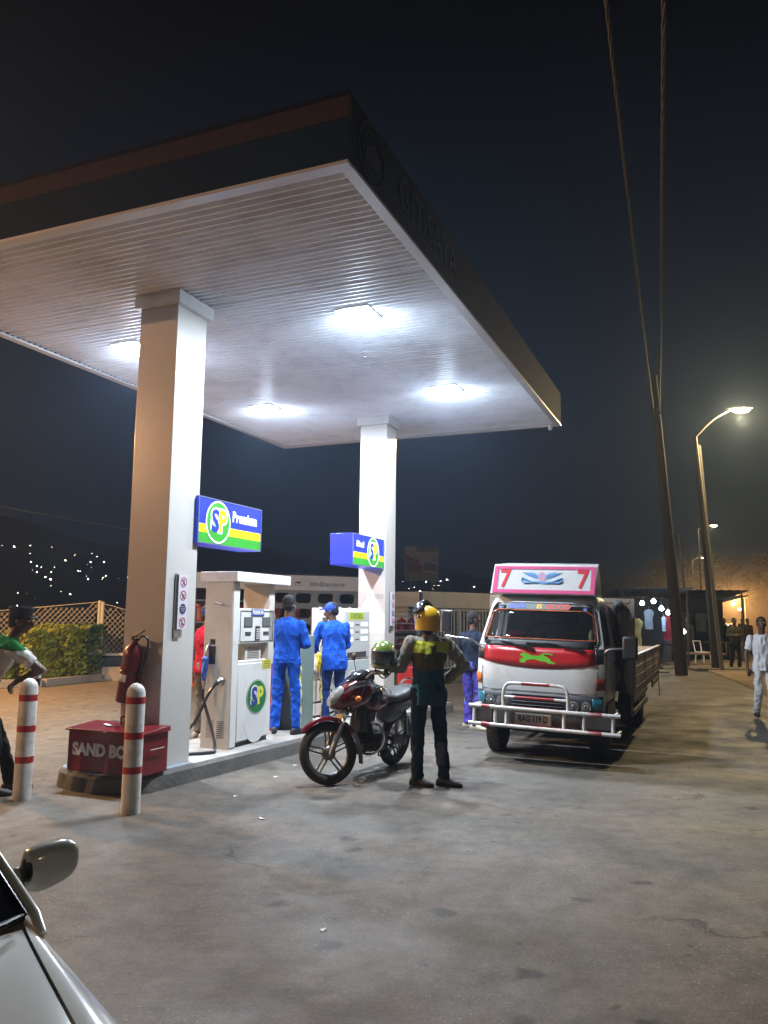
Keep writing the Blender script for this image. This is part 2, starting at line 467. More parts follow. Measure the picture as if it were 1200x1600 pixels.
TEAL = mat('teal_fascia', (.004, .017, .040), .7, spec=.15, var=.1, vscale=1.5, dirt='#26343a', dirt_amt=.3)
NAVY = mat('navy_fascia', (.004, .006, .014), .7, spec=.15, var=.1)
PEACH = mat('peach_stripe', (.045, .03, .032), .7, spec=.15,  var=.08, dirt='#4d3a33', dirt_amt=.3)
ALU = mat('edge_aluminium', (.62, .63, .65), .4, .15, var=.08, vscale=5)
FT = .565
s = MB()
for m_, z0, z1 in ((0, .0, .35), (1, .52, FT)):
    s.m = m_
    s.box(-hx - .05, hx + .05, -hy - .05, -hy, z0, z1)
s.m = 2
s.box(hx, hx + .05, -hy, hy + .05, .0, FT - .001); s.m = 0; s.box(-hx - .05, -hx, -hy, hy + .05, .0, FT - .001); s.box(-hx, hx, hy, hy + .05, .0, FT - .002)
s.build('fascia', [TEAL, NAVY, mat('shaded_side_fascia', (.0028, .0065, .013), .75, spec=.1, var=.1)], can)  # street side: darker copy of the fascia, shade put into its colour
s = MB(); s.box(-hx - .053, hx + .051, -hy - .054, -hy + .01, .35, .52); s.build('fascia_stripe', PEACH, can)
s = MB()
s.box(-hx - .055, hx + .055, -hy - .058, -hy + .04, -.022, .004); s.box(-hx - .055, hx + .055, hy - .04, hy + .058, -.022, .003)
s.box(hx - .04, hx + .058, -hy + .041, hy - .041, -.022, .003); s.box(-hx - .058, -hx + .04, -hy + .041, hy - .041, -.022, .003)
s.build('edge_trim', ALU, can)
s = MB(); s.box(-hx, hx, -hy, hy, .12, FT - .03); s.build('roof_deck', LGREY, can)
# round emblem and faint lettering on the street-side fascia
FADE = mat('faded_lettering', (.009, .017, .027), .5, var=.2); FRED = mat('faded_red_emblem', (.02, .014, .03), .5, var=.2)
ey = 5.36 - cc[1]
s = MB(); F = FX((hx + .052, ey, .285))
s.disc(F, .26, 0, .004, 40, r0=.02); s.disc(F, .18, 0, .004, 36, r0=.014)
s.m = 1; s.prism([(-.12, -.1), (.13, -.1), (.16, .02), (.05, .12), (-.05, .06), (-.13, .0)], F, 0, .003)
s.build('round_emblem', [FADE, FRED], can)
s = MB(); s.text('GITISAYA', .42, FX((hx + .052, 6.75 - cc[1], .3)), .004, .004, .92); s.build('lettering', FADE, can)
s = MB(); s.cyl((hx - .12, hy - .05, -.02), (hx - .12, hy - .05, -.1), .045, .03); s.build('drain_outlet', WHITE, can)

# canopy lamps
LENS = mat('lamp_lens', (1, 1, 1), .3, emit=(.86, .93, 1), estr=45.0)
proto = None
for i, (a, b, nm) in enumerate(((-3.54, 7.66, 'square white floodlight nearest the street corner of the canopy ceiling'), (-6.65, 7.66, 'square white floodlight left of the near column on the canopy ceiling'),
                            (-3.54, 10.79, 'square white floodlight on the ceiling right of the far column'), (-6.62, 10.79, 'square white floodlight on the ceiling left of the far column'))):
    t = thing('canopy_lamp', nm, 'ceiling lamp', SL(a, b, CZ + .012), YAW, 'floodlights under the canopy')
    if i == 0:
        q = MB(); q.box(-.2, .2, -.2, .2, -.028, 0); hm = q.mesh('housing', WHITE)
        q = MB(); q.sph((0, 0, -.028), (.19, .19, .09), 24, 12); le = q.mesh('lens', LENS)
    put('housing', hm, t); put('lens', le, t)
    ld = bpy.data.lights.new('lamp_light', 'AREA'); ld.shape = 'DISK'; ld.size = .34; ld.energy = LAMP_W; ld.color = (.78, .88, 1.0)
    lo = bpy.data.objects.new('lamp_light', ld); COL.objects.link(lo); lo.parent = t; lo.location = (0, 0, -.13)
    ld = bpy.data.lights.new('ceiling_fill', 'POINT'); ld.shadow_soft_size = .1; ld.energy = LAMP_W * .085; ld.color = (.62, .78, 1.0)  # extra point light added under each fixture to brighten the ceiling
    lo = bpy.data.objects.new('ceiling_fill', ld); COL.objects.link(lo); lo.parent = t; lo.location = (0, 0, -.36)

# ------------------------------------------------------------------ pump island
isl = thing('pump_island', 'raised grey concrete pump island with rounded end under the columns', 'kerbed island', SL(-5.25, 9.5, 0), YAW - radians(4.5))
def isl_outline(o, n=14):
    a = .56 + o; pts = []
    for i in range(n + 1):
        t = pi + pi * i / n; pts.append((a * cos(t), -3.22 + (.30 + o) * sin(t)))
    pts += [(a, 4.2), (-a, 4.2)]
    return pts
s = MB(); o0 = isl_outline(.02); o1 = isl_outline(0); o2 = isl_outline(-.03)
s.loft([[(x, y, 0) for x, y in o0], [(x, y, .13) for x, y in o1], [(x, y, .16) for x, y in o2]])
s.build('kerb_slab', mat('island_concrete', (.12, .115, .11), .85, var=.3, vscale=4, bump=.6, bscale=25, dirt='#4b463f', dirt_amt=.5, dscale=3), isl)
s = MB(); o3 = isl_outline(-.035); s.loft([[(x, y, .155) for x, y in o3], [(x, y, .165) for x, y in o3]])
s.build('top_screed', mat('screed_top', (.33, .325, .31), .7, var=.2, vscale=3, bump=.3, bscale=30, dirt='#5e5a52', dirt_amt=.6, dscale=2.2), isl)
s = MB(); pts = [q for q in isl_outline(-.04) if q[1] < -3.0]; pts = pts + [(.52, -2.62), (.1, -2.55), (-.52, -2.55)]
s.loft([[(x, y, .166) for x, y in pts], [(x, y, .170) for x, y in pts]])
s.build('painted_end', mat('blue_grey_floor_paint', (.26, .31, .36), .5, var=.15, vscale=4, dirt='#6b6a66', dirt_amt=.5, dscale=4), isl)

# ------------------------------------------------------------------ columns
COLM = mat('cream_column_paint', (.55, .54, .515), .3, var=.035, vscale=1.5, dirt='#8a7462', dirt_amt=.16, dscale=1.2, coat=.25)
def column(a, b, label, z0):
    t = thing('support_column', label, 'column', SL(a, b, z0), YAW, 'columns holding the canopy')
    s = MB(); s.box(-.48, 0, 0, .5 if a < -5.0 else .43, 0, CZ + .02 - z0); s.build('shaft', COLM, t, .004)
    s = MB(); s.box(-.53, .05, -.05, .55 if a < -5.0 else .48, CZ - .13 - z0, CZ + .012 - z0); s.build('capital', WHITE, t, .004)
    return t
column(-5.04, 6.45, 'square cream column beside the sand box nearest the camera', .165)
c2 = column(-4.99, 12.0, 'square white column behind the diesel pump', .0)
s = MB(); s.text('253323', .1, FY((-.17, -.002, 1.97)), .002, -.001, .9, .25); s.build('handwritten_number', mat('pencil', (.3, .3, .3), .6), c2)

# safety signs hung on the columns
SR = mat('sign_red', (.45, .03, .05), .5); SB = mat('sign_navy', (.02, .03, .1), .5); SWH = mat('sign_sheet', (.62, .60, .68), .35, var=.05)
def safety(a, b, label):
    t = thing('safety_sign', label, 'safety sign', SL(a, b, 0), YAW, 'pictogram signs on the columns')
    s = MB(); s.box(.0, .02, -.085, -.07, 1.42, 2.06); s.box(.0, .02, .0, .015, 1.42, 2.05); s.box(0, .018, -.07, 0, 1.42, 1.49); s.build('bracket', STEEL, t, .002)
    s = MB(); s.box(.03, .036, -.062, .085, 1.5, 2.05); s.box(.004, .036, -.066, -.06, 1.5, 2.05); s.build('sign_sheet', SWH, t)
    for k, z in enumerate((1.975, 1.84, 1.705, 1.57)):
        F = FX((.0365, .014, z)); q = MB()
        if k != 2:
            q.disc(F, .05, 0, .002, 28, r0=.007); q.prism([(-.036, .03), (-.03, .036), (.036, -.03), (.03, -.036)], F, 0, .0025)
            q.m = 1
            if k == 0: q.disc(F @ Matrix.Translation((.004, .02, 0)), .008, 0, .0018, 10); q.prism([(-.008, .012), (.012, .01), (.008, -.008), (.018, -.028), (.01, -.03), (0, -.012), (-.012, -.03), (-.018, -.026), (-.006, -.006)], F, 0, .0018)
            elif k == 1: q.prism([(-.026, -.004), (.018, -.004), (.018, .004), (-.026, .004)], F, 0, .0018); q.prism([(.02, .006), (.026, .012), (.022, .022), (.018, .014)], F, 0, .0018); q.prism([(-.01, -.03), (.008, -.03), (.008, -.014), (-.01, -.014)], F, 0, .0018)
            else: q.prism([(-.014, -.026), (.014, -.026), (.014, .026), (-.014, .026)], F, 0, .0018); q.m = 2; q.prism([(-.009, -.008), (.009, -.008), (.009, .018), (-.009, .018)], F, 0, .0021)
        else:
            q.m = 1; q.disc(F, .052, 0, .002, 28)
            q.m = 2; q.text('SWITCH OFF', .017, F @ Matrix.Translation((0, .022, .002)), .001); q.text('ENGINE', .02, F @ Matrix.Translation((0, 0, .002)), .001); q.text('PLEASE', .017, F @ Matrix.Translation((0, -.022, .002)), .001)
        q.build('pictogram', [SR, SB, SWH], t)
    return t
safety(-5.04, 6.68, 'narrow white strip of four round safety pictograms on the near column')
safety(-4.99, 12.25, 'narrow white strip of four round safety pictograms on the far column')

# ------------------------------------------------------------------ brand roundel
BLUE = mat('sign_blue', (.01, .03, .42), .35, emit=(.01, .045, .55), estr=.55)
YEL = mat('sign_yellow', (.85, .62, .01), .35, emit=(.9, .68, .01), estr=.6)
GRN = mat('sign_green', (.03, .28, .03), .35, emit=(.03, .33, .035), estr=.5)
SIGNW = mat('sign_white', (.85, .86, .85), .35, emit=(.9, .92, .9), estr=.75)
PG = mat('sticker_green', (.015, .16, .05), .4); PB = mat('sticker_blue', (.02, .05, .3), .4); PY = mat('sticker_yellow', (.62, .66, .08), .4); PW = mat('sticker_white', (.72, .73, .7), .4)
def roundel(parent, F, R, M, ry=None, sx=1.0, thin=False):
    ry = ry or R; k = R / .25
    s = MB(); s.m = 0
    if thin:
        s.disc(F, R, 0, .002, 44, ry); s.m = 3; s.disc(F, R * .965, .002, .003, 44, ry * .965, r0=.006 * k)
    else:
        s.disc(F, R, 0, .002, 44, ry); s.m = 3; s.disc(F, R, .002, .004, 44, ry, r0=.018 * k)
    T = Matrix.Translation
    sz = ry * 1.42; F2 = F @ T((-R * .25, 0, .003)); F3 = F @ T((R * .32, R * .02, .003))
    s.m = 3; s.text('S', sz, F2, .0015, .034 * k, sx * .95); s.text('P', sz * .97, F3, .0015, .034 * k if not thin else .01 * k, sx * .9)
    s.m = 1; s.text('S', sz, F2 @ T((0, 0, .0015)), .0015, .012 * k, sx * .95)
    s.m = 2; s.text('P', sz * .97, F3 @ T((0, 0, .003)), .0015, .014 * k, sx * .9)
    return s.build('roundel', M, parent)
def lightbox(name, label, x1, y0, y1, z0, z1, rl_y, txt, ty, tsz, thick):
    cy = (y0 + y1) / 2
    t = thing(name, label, 'light box sign', SL(x1, cy, z0), YAW)
    h = z1 - z0; d = (y1 - y0) / 2
    s = MB(); s.box(-thick, -.004, -d, d, 0, h); s.build('casing', [BLUE], t, .006)
    s = MB(); s.m = 0; s.box(-.004, 0, -d + .01, d - .01, h * .42, h - .01); s.m = 1; s.box(-.004, 0, -d + .01, d - .01, h * .24, h * .42); s.m = 2; s.box(-.004, 0, -d + .01, d - .01, .01, h * .24)
    s.build('face', [BLUE, YEL, GRN], t)
    s = MB()
    for zz in (0, h - .012): s.box(-.003, .006, -d, d, zz, zz + .012)
    for yy in (-d, d - .012): s.box(-.003, .006, yy, yy + .012, .0121, h - .0121)
    s.build('face_frame', mat('anodised_frame', (.16, .2, .42), .4, .4), t)
    roundel(t, FX((.001, rl_y - cy, h * .5)), .232, [GRN, BLUE, YEL, SIGNW], .232)
    s = MB(); s.text(txt, tsz, FX((.001, ty - cy, h * .68)), .002, .0055, .80, 0, 1.08); s.build('lettering', SIGNW, t)
    return t
lightbox('hanging_sign', 'illuminated blue Premium sign with round emblem behind the near column', -5.0, 6.885, 8.14, 2.4, 2.9, 7.25, 'Premium', 7.78, .165, .3)
lightbox('hanging_sign', 'illuminated blue Diesel sign with round emblem on the far column', -5.02, 10.79, 11.995, 2.42, 2.9, 11.56, 'Diesel', 11.06, .125, .38)

# ------------------------------------------------------------------ fuel dispensers
CREAM = mat('pump_cream', (.63, .60, .54), .4, var=.04, vscale=3, dirt='#9a8a74', dirt_amt=.3, dscale=2.5)
LCD = mat('lcd_grey', (.13, .15, .14), .25, var=.1)
HOSE = mat('black_hose', (.02, .02, .021), .32, var=.2, vscale=20)
HLT = mat('hose_sleeve', (.55, .53, .5), .5)
def nozzle(parent, loc, m, rz=0.0):
    n = MB()
    n.caps((0, 0, .05), (0, 0, -.05), .042, .036, 10); n.caps((0, 0, -.05), (0, -.015, -.17), .03, .024, 10)
    n.caps((0, -.03, .02), (0, -.075, -.09), .013, .013, 8); n.caps((0, -.075, -.09), (0, -.02, -.17), .012, .012, 8)
    o = n.build('nozzle', m, parent, loc=loc, rot=(0, 0, rz))
    sp = MB(); sp.tube(bez([(0, 0, .07), (.0, .01, .13), (0, .05, .2), (0, .1, .23)], 4), .013, 8); sp.build('spout', STEEL, o)
    sw = MB(); sw.cyl((0, -.015, -.17), (0, -.02, -.23), .018); sw.cyl((0, -.02, -.23), (0, -.02, -.29), .014); sw.build('swivel', STEEL, o)
    return o
# pump one (premium): local origin at its right-front corner on the island
d1 = thing('fuel_dispenser', 'cream petrol pump marked PREMIUM with blue nozzle and round emblem', 'fuel pump', SL(-5.07, 7.7, .165), YAW)
s = MB(); s.box(-.37, 0, 0, .13, 0, 1.86); s.box(-.373, .003, .0, .13, .84, .843); s.build('front_pillar', CREAM, d1, .006)
s = MB(); s.box(.001, .012, .006, .124, .02, 1.84); s.build('pillar_edge_trim', WPLASTIC, d1, .003)
s = MB(); s.box(-.37, 0.0, .8, .93, .9, 1.86); s.build('rear_pillar', CREAM, d1, .006)
s = MB(); s.box(-.43, .07, -.03, 1.2, 1.86, 1.975); s.build('pump_canopy', WPLASTIC, d1, .006)
s = MB(); s.box(-.33, -.02, .131, .9, .05, .955); s.box(-.33, -.018, .131, .9, .935, .96); s.build('cabinet', WPLASTIC, d1, .006)
s = MB(); s.box(-.31, -.04, .14, .88, 0, .05); s.build('plinth', BLACKP, d1)
s = MB(); s.box(-.02, .004, .15, .885, .06, .93); s.build('front_door', WPLASTIC, d1, .01)
s = MB(); s.box(-.3, -.04, .35, .7, .96, 1.15); s.build('inner_housing', CREAM, d1, .004)
s = MB()
for k in range(7): s.box(-.041, -.037, .4, .65, .985 + k * .02, .991 + k * .02)
s.build('louvre', DGREY, d1)
s = MB(); s.box(-.32, .0, .135, .93, 1.15, 1.56); s.build('display_head', WPLASTIC, d1, .012)
s = MB(); F = FX((.001, .535, 1.355))
s.m = 0
o_ = [(-.37, -.18), (.37, -.18), (.37, .18), (-.37, .18)]; i_ = [(-.362, -.172), (.362, -.172), (.362, .172), (-.362, .172)]
for k in range(4): s.prism([o_[k], o_[(k + 1) % 4], i_[(k + 1) % 4], i_[k]], F, 0, .003)
s.build('bezel_line', DGREY, d1)
s = MB()
for cx in (-.2, .2):
    s.m = 0; s.prism([(cx - .09, -.01), (cx + .09, -.01), (cx + .09, .105), (cx - .09, .105)], F, 0, .004)
    s.prism([(cx - .06, -.105), (cx + .06, -.105), (cx + .06, -.065), (cx - .06, -.065)], F, 0, .004)
    s.m = 1; s.prism([(cx - .08, 0), (cx + .08, 0), (cx + .08, .095), (cx - .08, .095)], F, .004, .006)
s.build('screen', [DGREY, LCD], d1)
s = MB(); s.m = 0; s.prism([(-.04, -.16), (.055, -.16), (.055, -.0), (-.04, -.0)], F, 0, .008); s.m = 1
for r in range(5):
    for c in range(3): s.prism([(-.028 + c * .026, -.15 + r * .026), (-.01 + c * .026, -.15 + r * .026), (-.01 + c * .026, -.132 + r * .026), (-.028 + c * .026, -.132 + r * .026)], F, .008, .011)
s.build('keypad', [BLACKP, WPLASTIC], d1)
s = MB(); s.m = 0; s.prism([(-.14, .12), (.14, .12), (.14, .2), (-.14, .2)], F, 0, .006); s.m = 1; s.text('PREMIUM', .062, F @ Matrix.Translation((0, .16, .006)), .001, .003, .95); s.build('name_plate', [mat('plate_blue', (.03, .06, .32), .4), PW], d1)
s = MB(); s.m = 0; s.prism([(.13, -.115), (.33, -.115), (.33, -.005), (.13, -.005)], FX((.005, .535, 1.02 - .06)), 0, .001); s.m = 1
for k in range(4): s.prism([(.17, -.03 - k * .022), (.31, -.03 - k * .022), (.31, -.036 - k * .022), (.17, -.036 - k * .022)], FX((.005, .535, .96)), .001, .0016)
s.build('warning_sticker', [mat('sticker_warning', (.55, .5, .05), .5), INK], d1)
roundel(d1, FX((.005, .56, .53)), .222, [PG, PB, PY, PW], .2, thin=True)
s = MB(); s.disc(FX((.0045, .55, .25)), .23, 0, .0008, 40, .24); s.build('faded_roundel', mat('faded_disc', (.66, .665, .67), .42, var=.02), d1)
s = MB()
for k in range(9): s.box(-.3, -.2, -.003, 0, .12 + k * .022, .127 + k * .022); s.box(-.16, -.06, -.003, 0, .12 + k * .022, .127 + k * .022)
s.build('vent_slots', DGREY, d1)
s = MB(); s.box(-.29, -.21, -.02, .004, .93, 1.13); s.box(-.285, -.215, -.004, .0, 1.15, 1.21); s.build('nozzle_holster', BLACKP, d1, .006)
nozzle(d1, (-.29, -.075, .93), mat('nozzle_blue', (.03, .08, .3), .45, var=.15), .2)
s = MB(); s.sph((-.11, -.01, .745), .045, 12, 8); s.cyl((-.11, 0, .745), (-.13, -.07, .73), .032); s.cyl((-.2, -.02, 1.62), (-.2, -.06, 1.62), .012); s.tube([(-.2, -.06, 1.62), (-.1, -.06, 1.6)], .01); s.build('hose_outlet', STEEL, d1)
s = MB(); s.tube(bez([(-.13, -.07, .73), (-.2, -.13, .6), (-.32, -.2, .3), (-.55, -.3, .03), (-.75, -.42, .018), (-.6, -.62, .018), (-.25, -.55, .018), (-.02, -.32, .02), (-.02, -.22, .05), (-.16, -.13, .3), (-.28, -.1, .55), (-.29, -.1, .66)], 8), .0175, 10); s.build('hose', HOSE, d1)
s = MB(); s.box(-.02, .0, 0, .2, .0, .006); o = s.build('paper_booklet', mat('paper', (.7, .7, .68), .8), None, .001); o.location = SL(-5.2, 7.87, .165 + .963); o.rotation_euler = (0, 0, YAW + .1)
o.scale = (6, 1, 1.5); tag(o, 'white open booklet lying on top of the premium pump cabinet', 'booklet')

# pump two (diesel)
d2 = thing('fuel_dispenser', 'white petrol pump marked DIESEL with yellow nozzle and keypad', 'fuel pump', SL(-5.08, 10.62, .165), YAW)
s = MB(); s.box(-.52, 0, 0, .95, .0, 1.6); s.build('cabinet', WPLASTIC, d2, .012)
s = MB()
for yy in (.06, .4, .75): s.cyl((-.08, yy, 1.6), (-.08, yy, 1.62), .02)
s.cyl((-.4, .05, 1.6), (-.4, .05, 1.62), .02); s.build('roof_bolt', LGREY, d2)
s = MB(); s.box(.0, .02, .02, .93, .86, 1.56); s.build('display_panel', mat('panel_grey', (.5, .52, .52), .4, var=.05), d2, .008)
s = MB(); s.box(.0, .016, .02, .93, .02, .83); s.build('front_door', mat('door_grey', (.46, .52, .53), .42, var=.06), d2, .008)
s = MB(); s.box(.0165, .0225, .12, .8, .87, .95); s.build('card_slot', DGREY, d2)
F = FX((.021, .46, 1.3))
s = MB(); s.m = 0; s.prism([(-.3, .13), (.25, .13), (.25, .24), (-.3, .24)], F, 0, .002); s.m = 1; s.text('DIESEL', .1, F @ Matrix.Translation((-.02, .185, .002)), .001, .004, 1.5); s.build('name_plate', [mat('plate_yellow', (.5, .55, .06), .5), mat('plate_ink', (.1, .22, .04), .5)], d2)
for r in range(3):
    for cx in (-.28, .26):
        s = MB(); s.prism([(cx - .13, .03 - r * .11), (cx + .13, .03 - r * .11), (cx + .13, .095 - r * .11), (cx - .13, .095 - r * .11)], F, 0, .003)
        s.build('lit_display', mat('lit_display', (.8, .82, .85), .3, emit=(.8, .85, .9), estr=.45), d2)
s = MB()
for r in range(3): s.prism([(-.07, .05 - r * .11), (.07, .05 - r * .11), (.07, .065 - r * .11), (-.07, .065 - r * .11)], F, 0, .002)
s.build('display_caption', DGREY, d2)
roundel(d2, FX((.018, .35, .5)), .33, [PG, PB, PY, PW], .19, sx=1.6)
s = MB(); s.m = 0; s.box(-.33, -.25, -.012, .0, 1.33, 1.46); s.box(-.32, -.27, -.004, 0, 1.49, 1.51); s.m = 1
for r in range(3):
    for c in range(3): s.box(-.322 + c * .023, -.304 + c * .023, -.015, -.011, 1.345 + r * .022, 1.36 + r * .022)
s.box(-.322, -.262, -.0145, -.0115, 1.42, 1.445); s.build('keypad', [BLACKP, LCD], d2)
s = MB()
for k in range(5):
    for xx in (-.5, -.4): s.box(xx, xx + .075, -.003, 0, 1.04 + k * .025, 1.046 + k * .025)
s.build('vent_slots', DGREY, d2)
s = MB(); s.box(-.34, -.24, -.05, .002, .55, .92); s.build('nozzle_holster', BLACKP, d2, .01)
nozzle(d2, (-.33, -.1, .86), mat('nozzle_yellow', (.62, .47, .02), .45, var=.12), .1)
s = MB(); s.cyl((-.45, 0, .66), (-.45, -.07, .66), .035); s.build('hose_outlet', STEEL, d2)
s = MB(); s.tube(bez([(-.45, -.07, .66), (-.47, -.12, .5), (-.48, -.14, .22), (-.42, -.2, .05), (-.1, -.25, .1), (.05, -.18, .22), (-.25, -.2, .26), (-.5, -.5, .18), (-.45, -.62, .06), (-.1, -.5, .03), (.12, -.2, .22), (-.2, -.12, .5), (-.33, -.13, .58)], 7), .017, 10); s.build('hose', HOSE, d2)

# green-grey cabinet and red bin between the pumps
s = MB(); s.box(-.34, 0, 0, .36, 0, 1.22); o = s.build('metal_cabinet', mat('green_grey_metal', (.17, .23, .2), .5, var=.1, dirt='#4b514a', dirt_amt=.4), None, .01)
o.location = SL(-5.1, 9.42, .165); o.rotation_euler = (0, 0, YAW); tag(o, 'tall grey green metal cabinet behind the attendant with folded arms', 'cabinet')
t = thing('red_bin', 'tall red plastic bin beside the premium pump and the attendant', 'bin', SL(-5.52, 9.3, .165), YAW)
s = MB(); s.loft([[(x * .85, y * .85, 0) for x, y in ((-.14, -.14), (.14, -.14), (.14, .14), (-.14, .14))], [(x, y, .66) for x, y in ((-.14, -.14), (.14, -.14), (.14, .14), (-.14, .14))]]); s.build('body', RED, t, .015)
s = MB(); s.loft([[(x, y, .665) for x, y in ((-.155, -.155), (.155, -.155), (.155, .155), (-.155, .155))], [(x, y, .70) for x, y in ((-.155, -.155), (.155, -.155), (.155, .155), (-.155, .155))], [(x, y, .93) for x, y in ((-.1, -.13), (.1, -.13), (.1, .13), (-.1, .13))]]); s.build('lid', RED, t, .01)

# ------------------------------------------------------------------ sand box
t = thing('sand_box', 'dark red metal box lettered SAND BOX on the island end', 'sand box', SL(-5.355, 6.255, .17), YAW)
s = MB(); s.box(-.435, .435, -.195, .19, 0, .37); s.build('body', DRED, t, .006)
s = MB(); s.hexa([(-.46, -.22, .372), (.46, -.22, .372), (.46, .192, .372), (-.46, .192, .372)], [(-.455, -.215, .39), (.455, -.215, .39), (.455, .19, .42), (-.455, .19, .42)]); s.build('lid', DRED, t, .003)
s = MB(); s.tube(bez([(-.05, .08, .41), (-.05, .09, .48), (.03, .09, .48), (.03, .08, .41)], 5), .008, 8); s.build('lid_handle', BLACKP, t)
s = MB(); s.tube([(.437, -.1, .22), (.46, -.1, .23), (.46, .1, .23), (.437, .1, .22)], .006, 6); s.build('side_handle', STEEL, t)
s = MB(); s.text('SAND BOX', .152, FY((.0, -.1975, .2)), .002, .008, .98); s.build('lettering', mat('lettering_white', (.6, .6, .58), .5), t)
s = MB(); s.prism([(-.08, -.02), (.07, -.11), (.1, -.08), (-.05, .01)], Matrix.Translation((-.15, .05, .411)), 0, .003); s.build('paper_label', mat('paper', (.7, .7, .68), .8), t)
# ------------------------------------------------------------------ fire extinguisher
t = thing('fire_extinguisher', 'dark red fire extinguisher hung tilted on the near column', 'fire extinguisher', SL(-5.37, 6.33, .80), rot=(0, radians(9), YAW))
s = MB(); s.lathe([(.0, 0), (.085, 0), (.092, .015), (.092, .46), (.08, .52), (.045, .56), (.028, .58), (.028, .61), (0, .61)]); s.build('cylinder', DRED, t)
s = MB(); s.torus(Matrix.Translation((0, 0, .3)), .093, .007, 28, 6); s.build('strap', BLACKP, t)
s = MB(); s.box(-.03, .03, -.03, .03, .6, .64); s.bar((.0, -.02, .64), (.13, -.05, .72), .02, .012); s.bar((.0, -.02, .62), (.12, -.06, .65), .02, .01); s.build('valve_handle', BLACKP, t, .003)
s = MB(); s.tube(bez([(.02, 0, .62), (.1, -.02, .66), (.16, .0, .6), (.12, .02, .3), (.1, .03, .1)], 6), .011, 8); s.build('discharge_hose', BLACKP, t)
s = MB()
for z0, z1, a0 in ((.36, .46, 1.15), (.2, .27, 1.0)):
    n = 8; vs = []
    for i in range(n + 1):
        a = -pi / 2 - .6 + a0 * i / n
        vs += [(.0935 * cos(a), .0935 * sin(a), z0), (.0935 * cos(a), .0935 * sin(a), z1)]
    s.add(vs, [(2 * i, 2 * i + 2, 2 * i + 3, 2 * i + 1) for i in range(n)]); s.m += 1
s.build('label', [mat('ext_label_dark', (.09, .02, .03), .5), PW], t)

# ------------------------------------------------------------------ bollards
bw = mat('bollard_white', (.66, .65, .62), .42, var=.05, vscale=6, dirt='#7a6a58', dirt_amt=.55, dscale=5); br = mat('bollard_red', (.40, .025, .03), .42, var=.12, vscale=12)
def bollard(a, b, hgt, label, zs):
    t = thing('bollard', label, 'bollard', SL(a, b, 0), YAW, 'striped bollards before the island')
    s = MB(); s.lathe([(0, 0), (.078, 0), (.078, hgt - .075), (.066, hgt - .04), (.045, hgt - .015), (.018, hgt), (0, hgt)], n=28); s.build('post', bw, t)
    for z in zs:
        q = MB(); q.lathe([(.0785, z - .028), (.0792, z - .028), (.0792, z + .028), (.0785, z + .028)], n=28); q.build('red_band', br, t)
    return t
bollard(-5.79, 5.54, 1.06, 'white steel bollard with red bands the guard leans on', (.89, .62, .35))
bollard(-4.59, 5.55, 1.065, 'white steel bollard with red bands before the sand box', (.925, .635, .355))
# ------------------------------------------------------------------ people
SKIN = mat('dark_skin', (.085, .045, .028), .5, var=.15, vscale=14, bump=.1, bscale=60, spec=.4)
HAIR = mat('black_hair', (.012, .011, .011), .95, var=.3, vscale=60, bump=.8, bscale=160)
EYEM = mat('eye_white', (.5, .48, .45), .3)
SHOE = mat('black_shoe', (.014, .013, .013), .6, var=.3)
DEF = dict(hip=(0, 0, .93), neck=(0, .0, 1.44), head=(0, .03, 1.61), hl=(-.09, 0, .9), hr=(.09, 0, .9), kl=(-.1, .03, .49), kr=(.1, .03, .49), al=(-.105, -.01, .08), ar=(.105, -.01, .08),
           sl=(-.175, 0, 1.365), sr=(.175, 0, 1.365), el=(-.23, -.03, 1.11), er=(.23, -.03, 1.11), wl=(-.24, .04, .87), wr=(.24, .04, .87), fl=(-.24, .07, .78), fr=(.24, .07, .78), face=(0, 1, 0), tl=(-.13, 1, 0), tr=(.13, 1, 0))
def V(a): return Vector(a)
def hand(m, w, f, side, curl=.5):
    w = V(w); d = (V(f) - w).normalized()
    up = V((0, 0, 1)) if abs(d.z) < .8 else V((0, 1, 0))
    a = d.cross(up).normalized(); n = a.cross(d)
    m.caps(w, w + d * .03, .024, .028, 10)
    R = Matrix((a, d, n)).transposed()
    m.sph(w + d * .05, (.038, .045, .018), 12, 8, R)
    for k, (o, l) in enumerate(((-.029, .062), (-.01, .074), (.01, .07), (.028, .056))):
        b = w + d * .082 + a * o
        c = b + (d * cos(curl) - n * sin(curl)) * l * .5
        e = c + (d * cos(curl * 2) - n * sin(curl * 2)) * l * .5
        m.caps(b - d * .02, c, .0095, .0088, 8); m.caps(c, e, .0088, .0075, 8)
    th = w + d * .03 + a * (-.032 * side)
    m.caps(th, th + (d * .8 - a * side * .6).normalized() * .035, .012, .0105, 8)
    t2 = th + (d * .8 - a * side * .6).normalized() * .035
    m.caps(t2, t2 + d * .03 - n * .01, .0105, .009, 8)
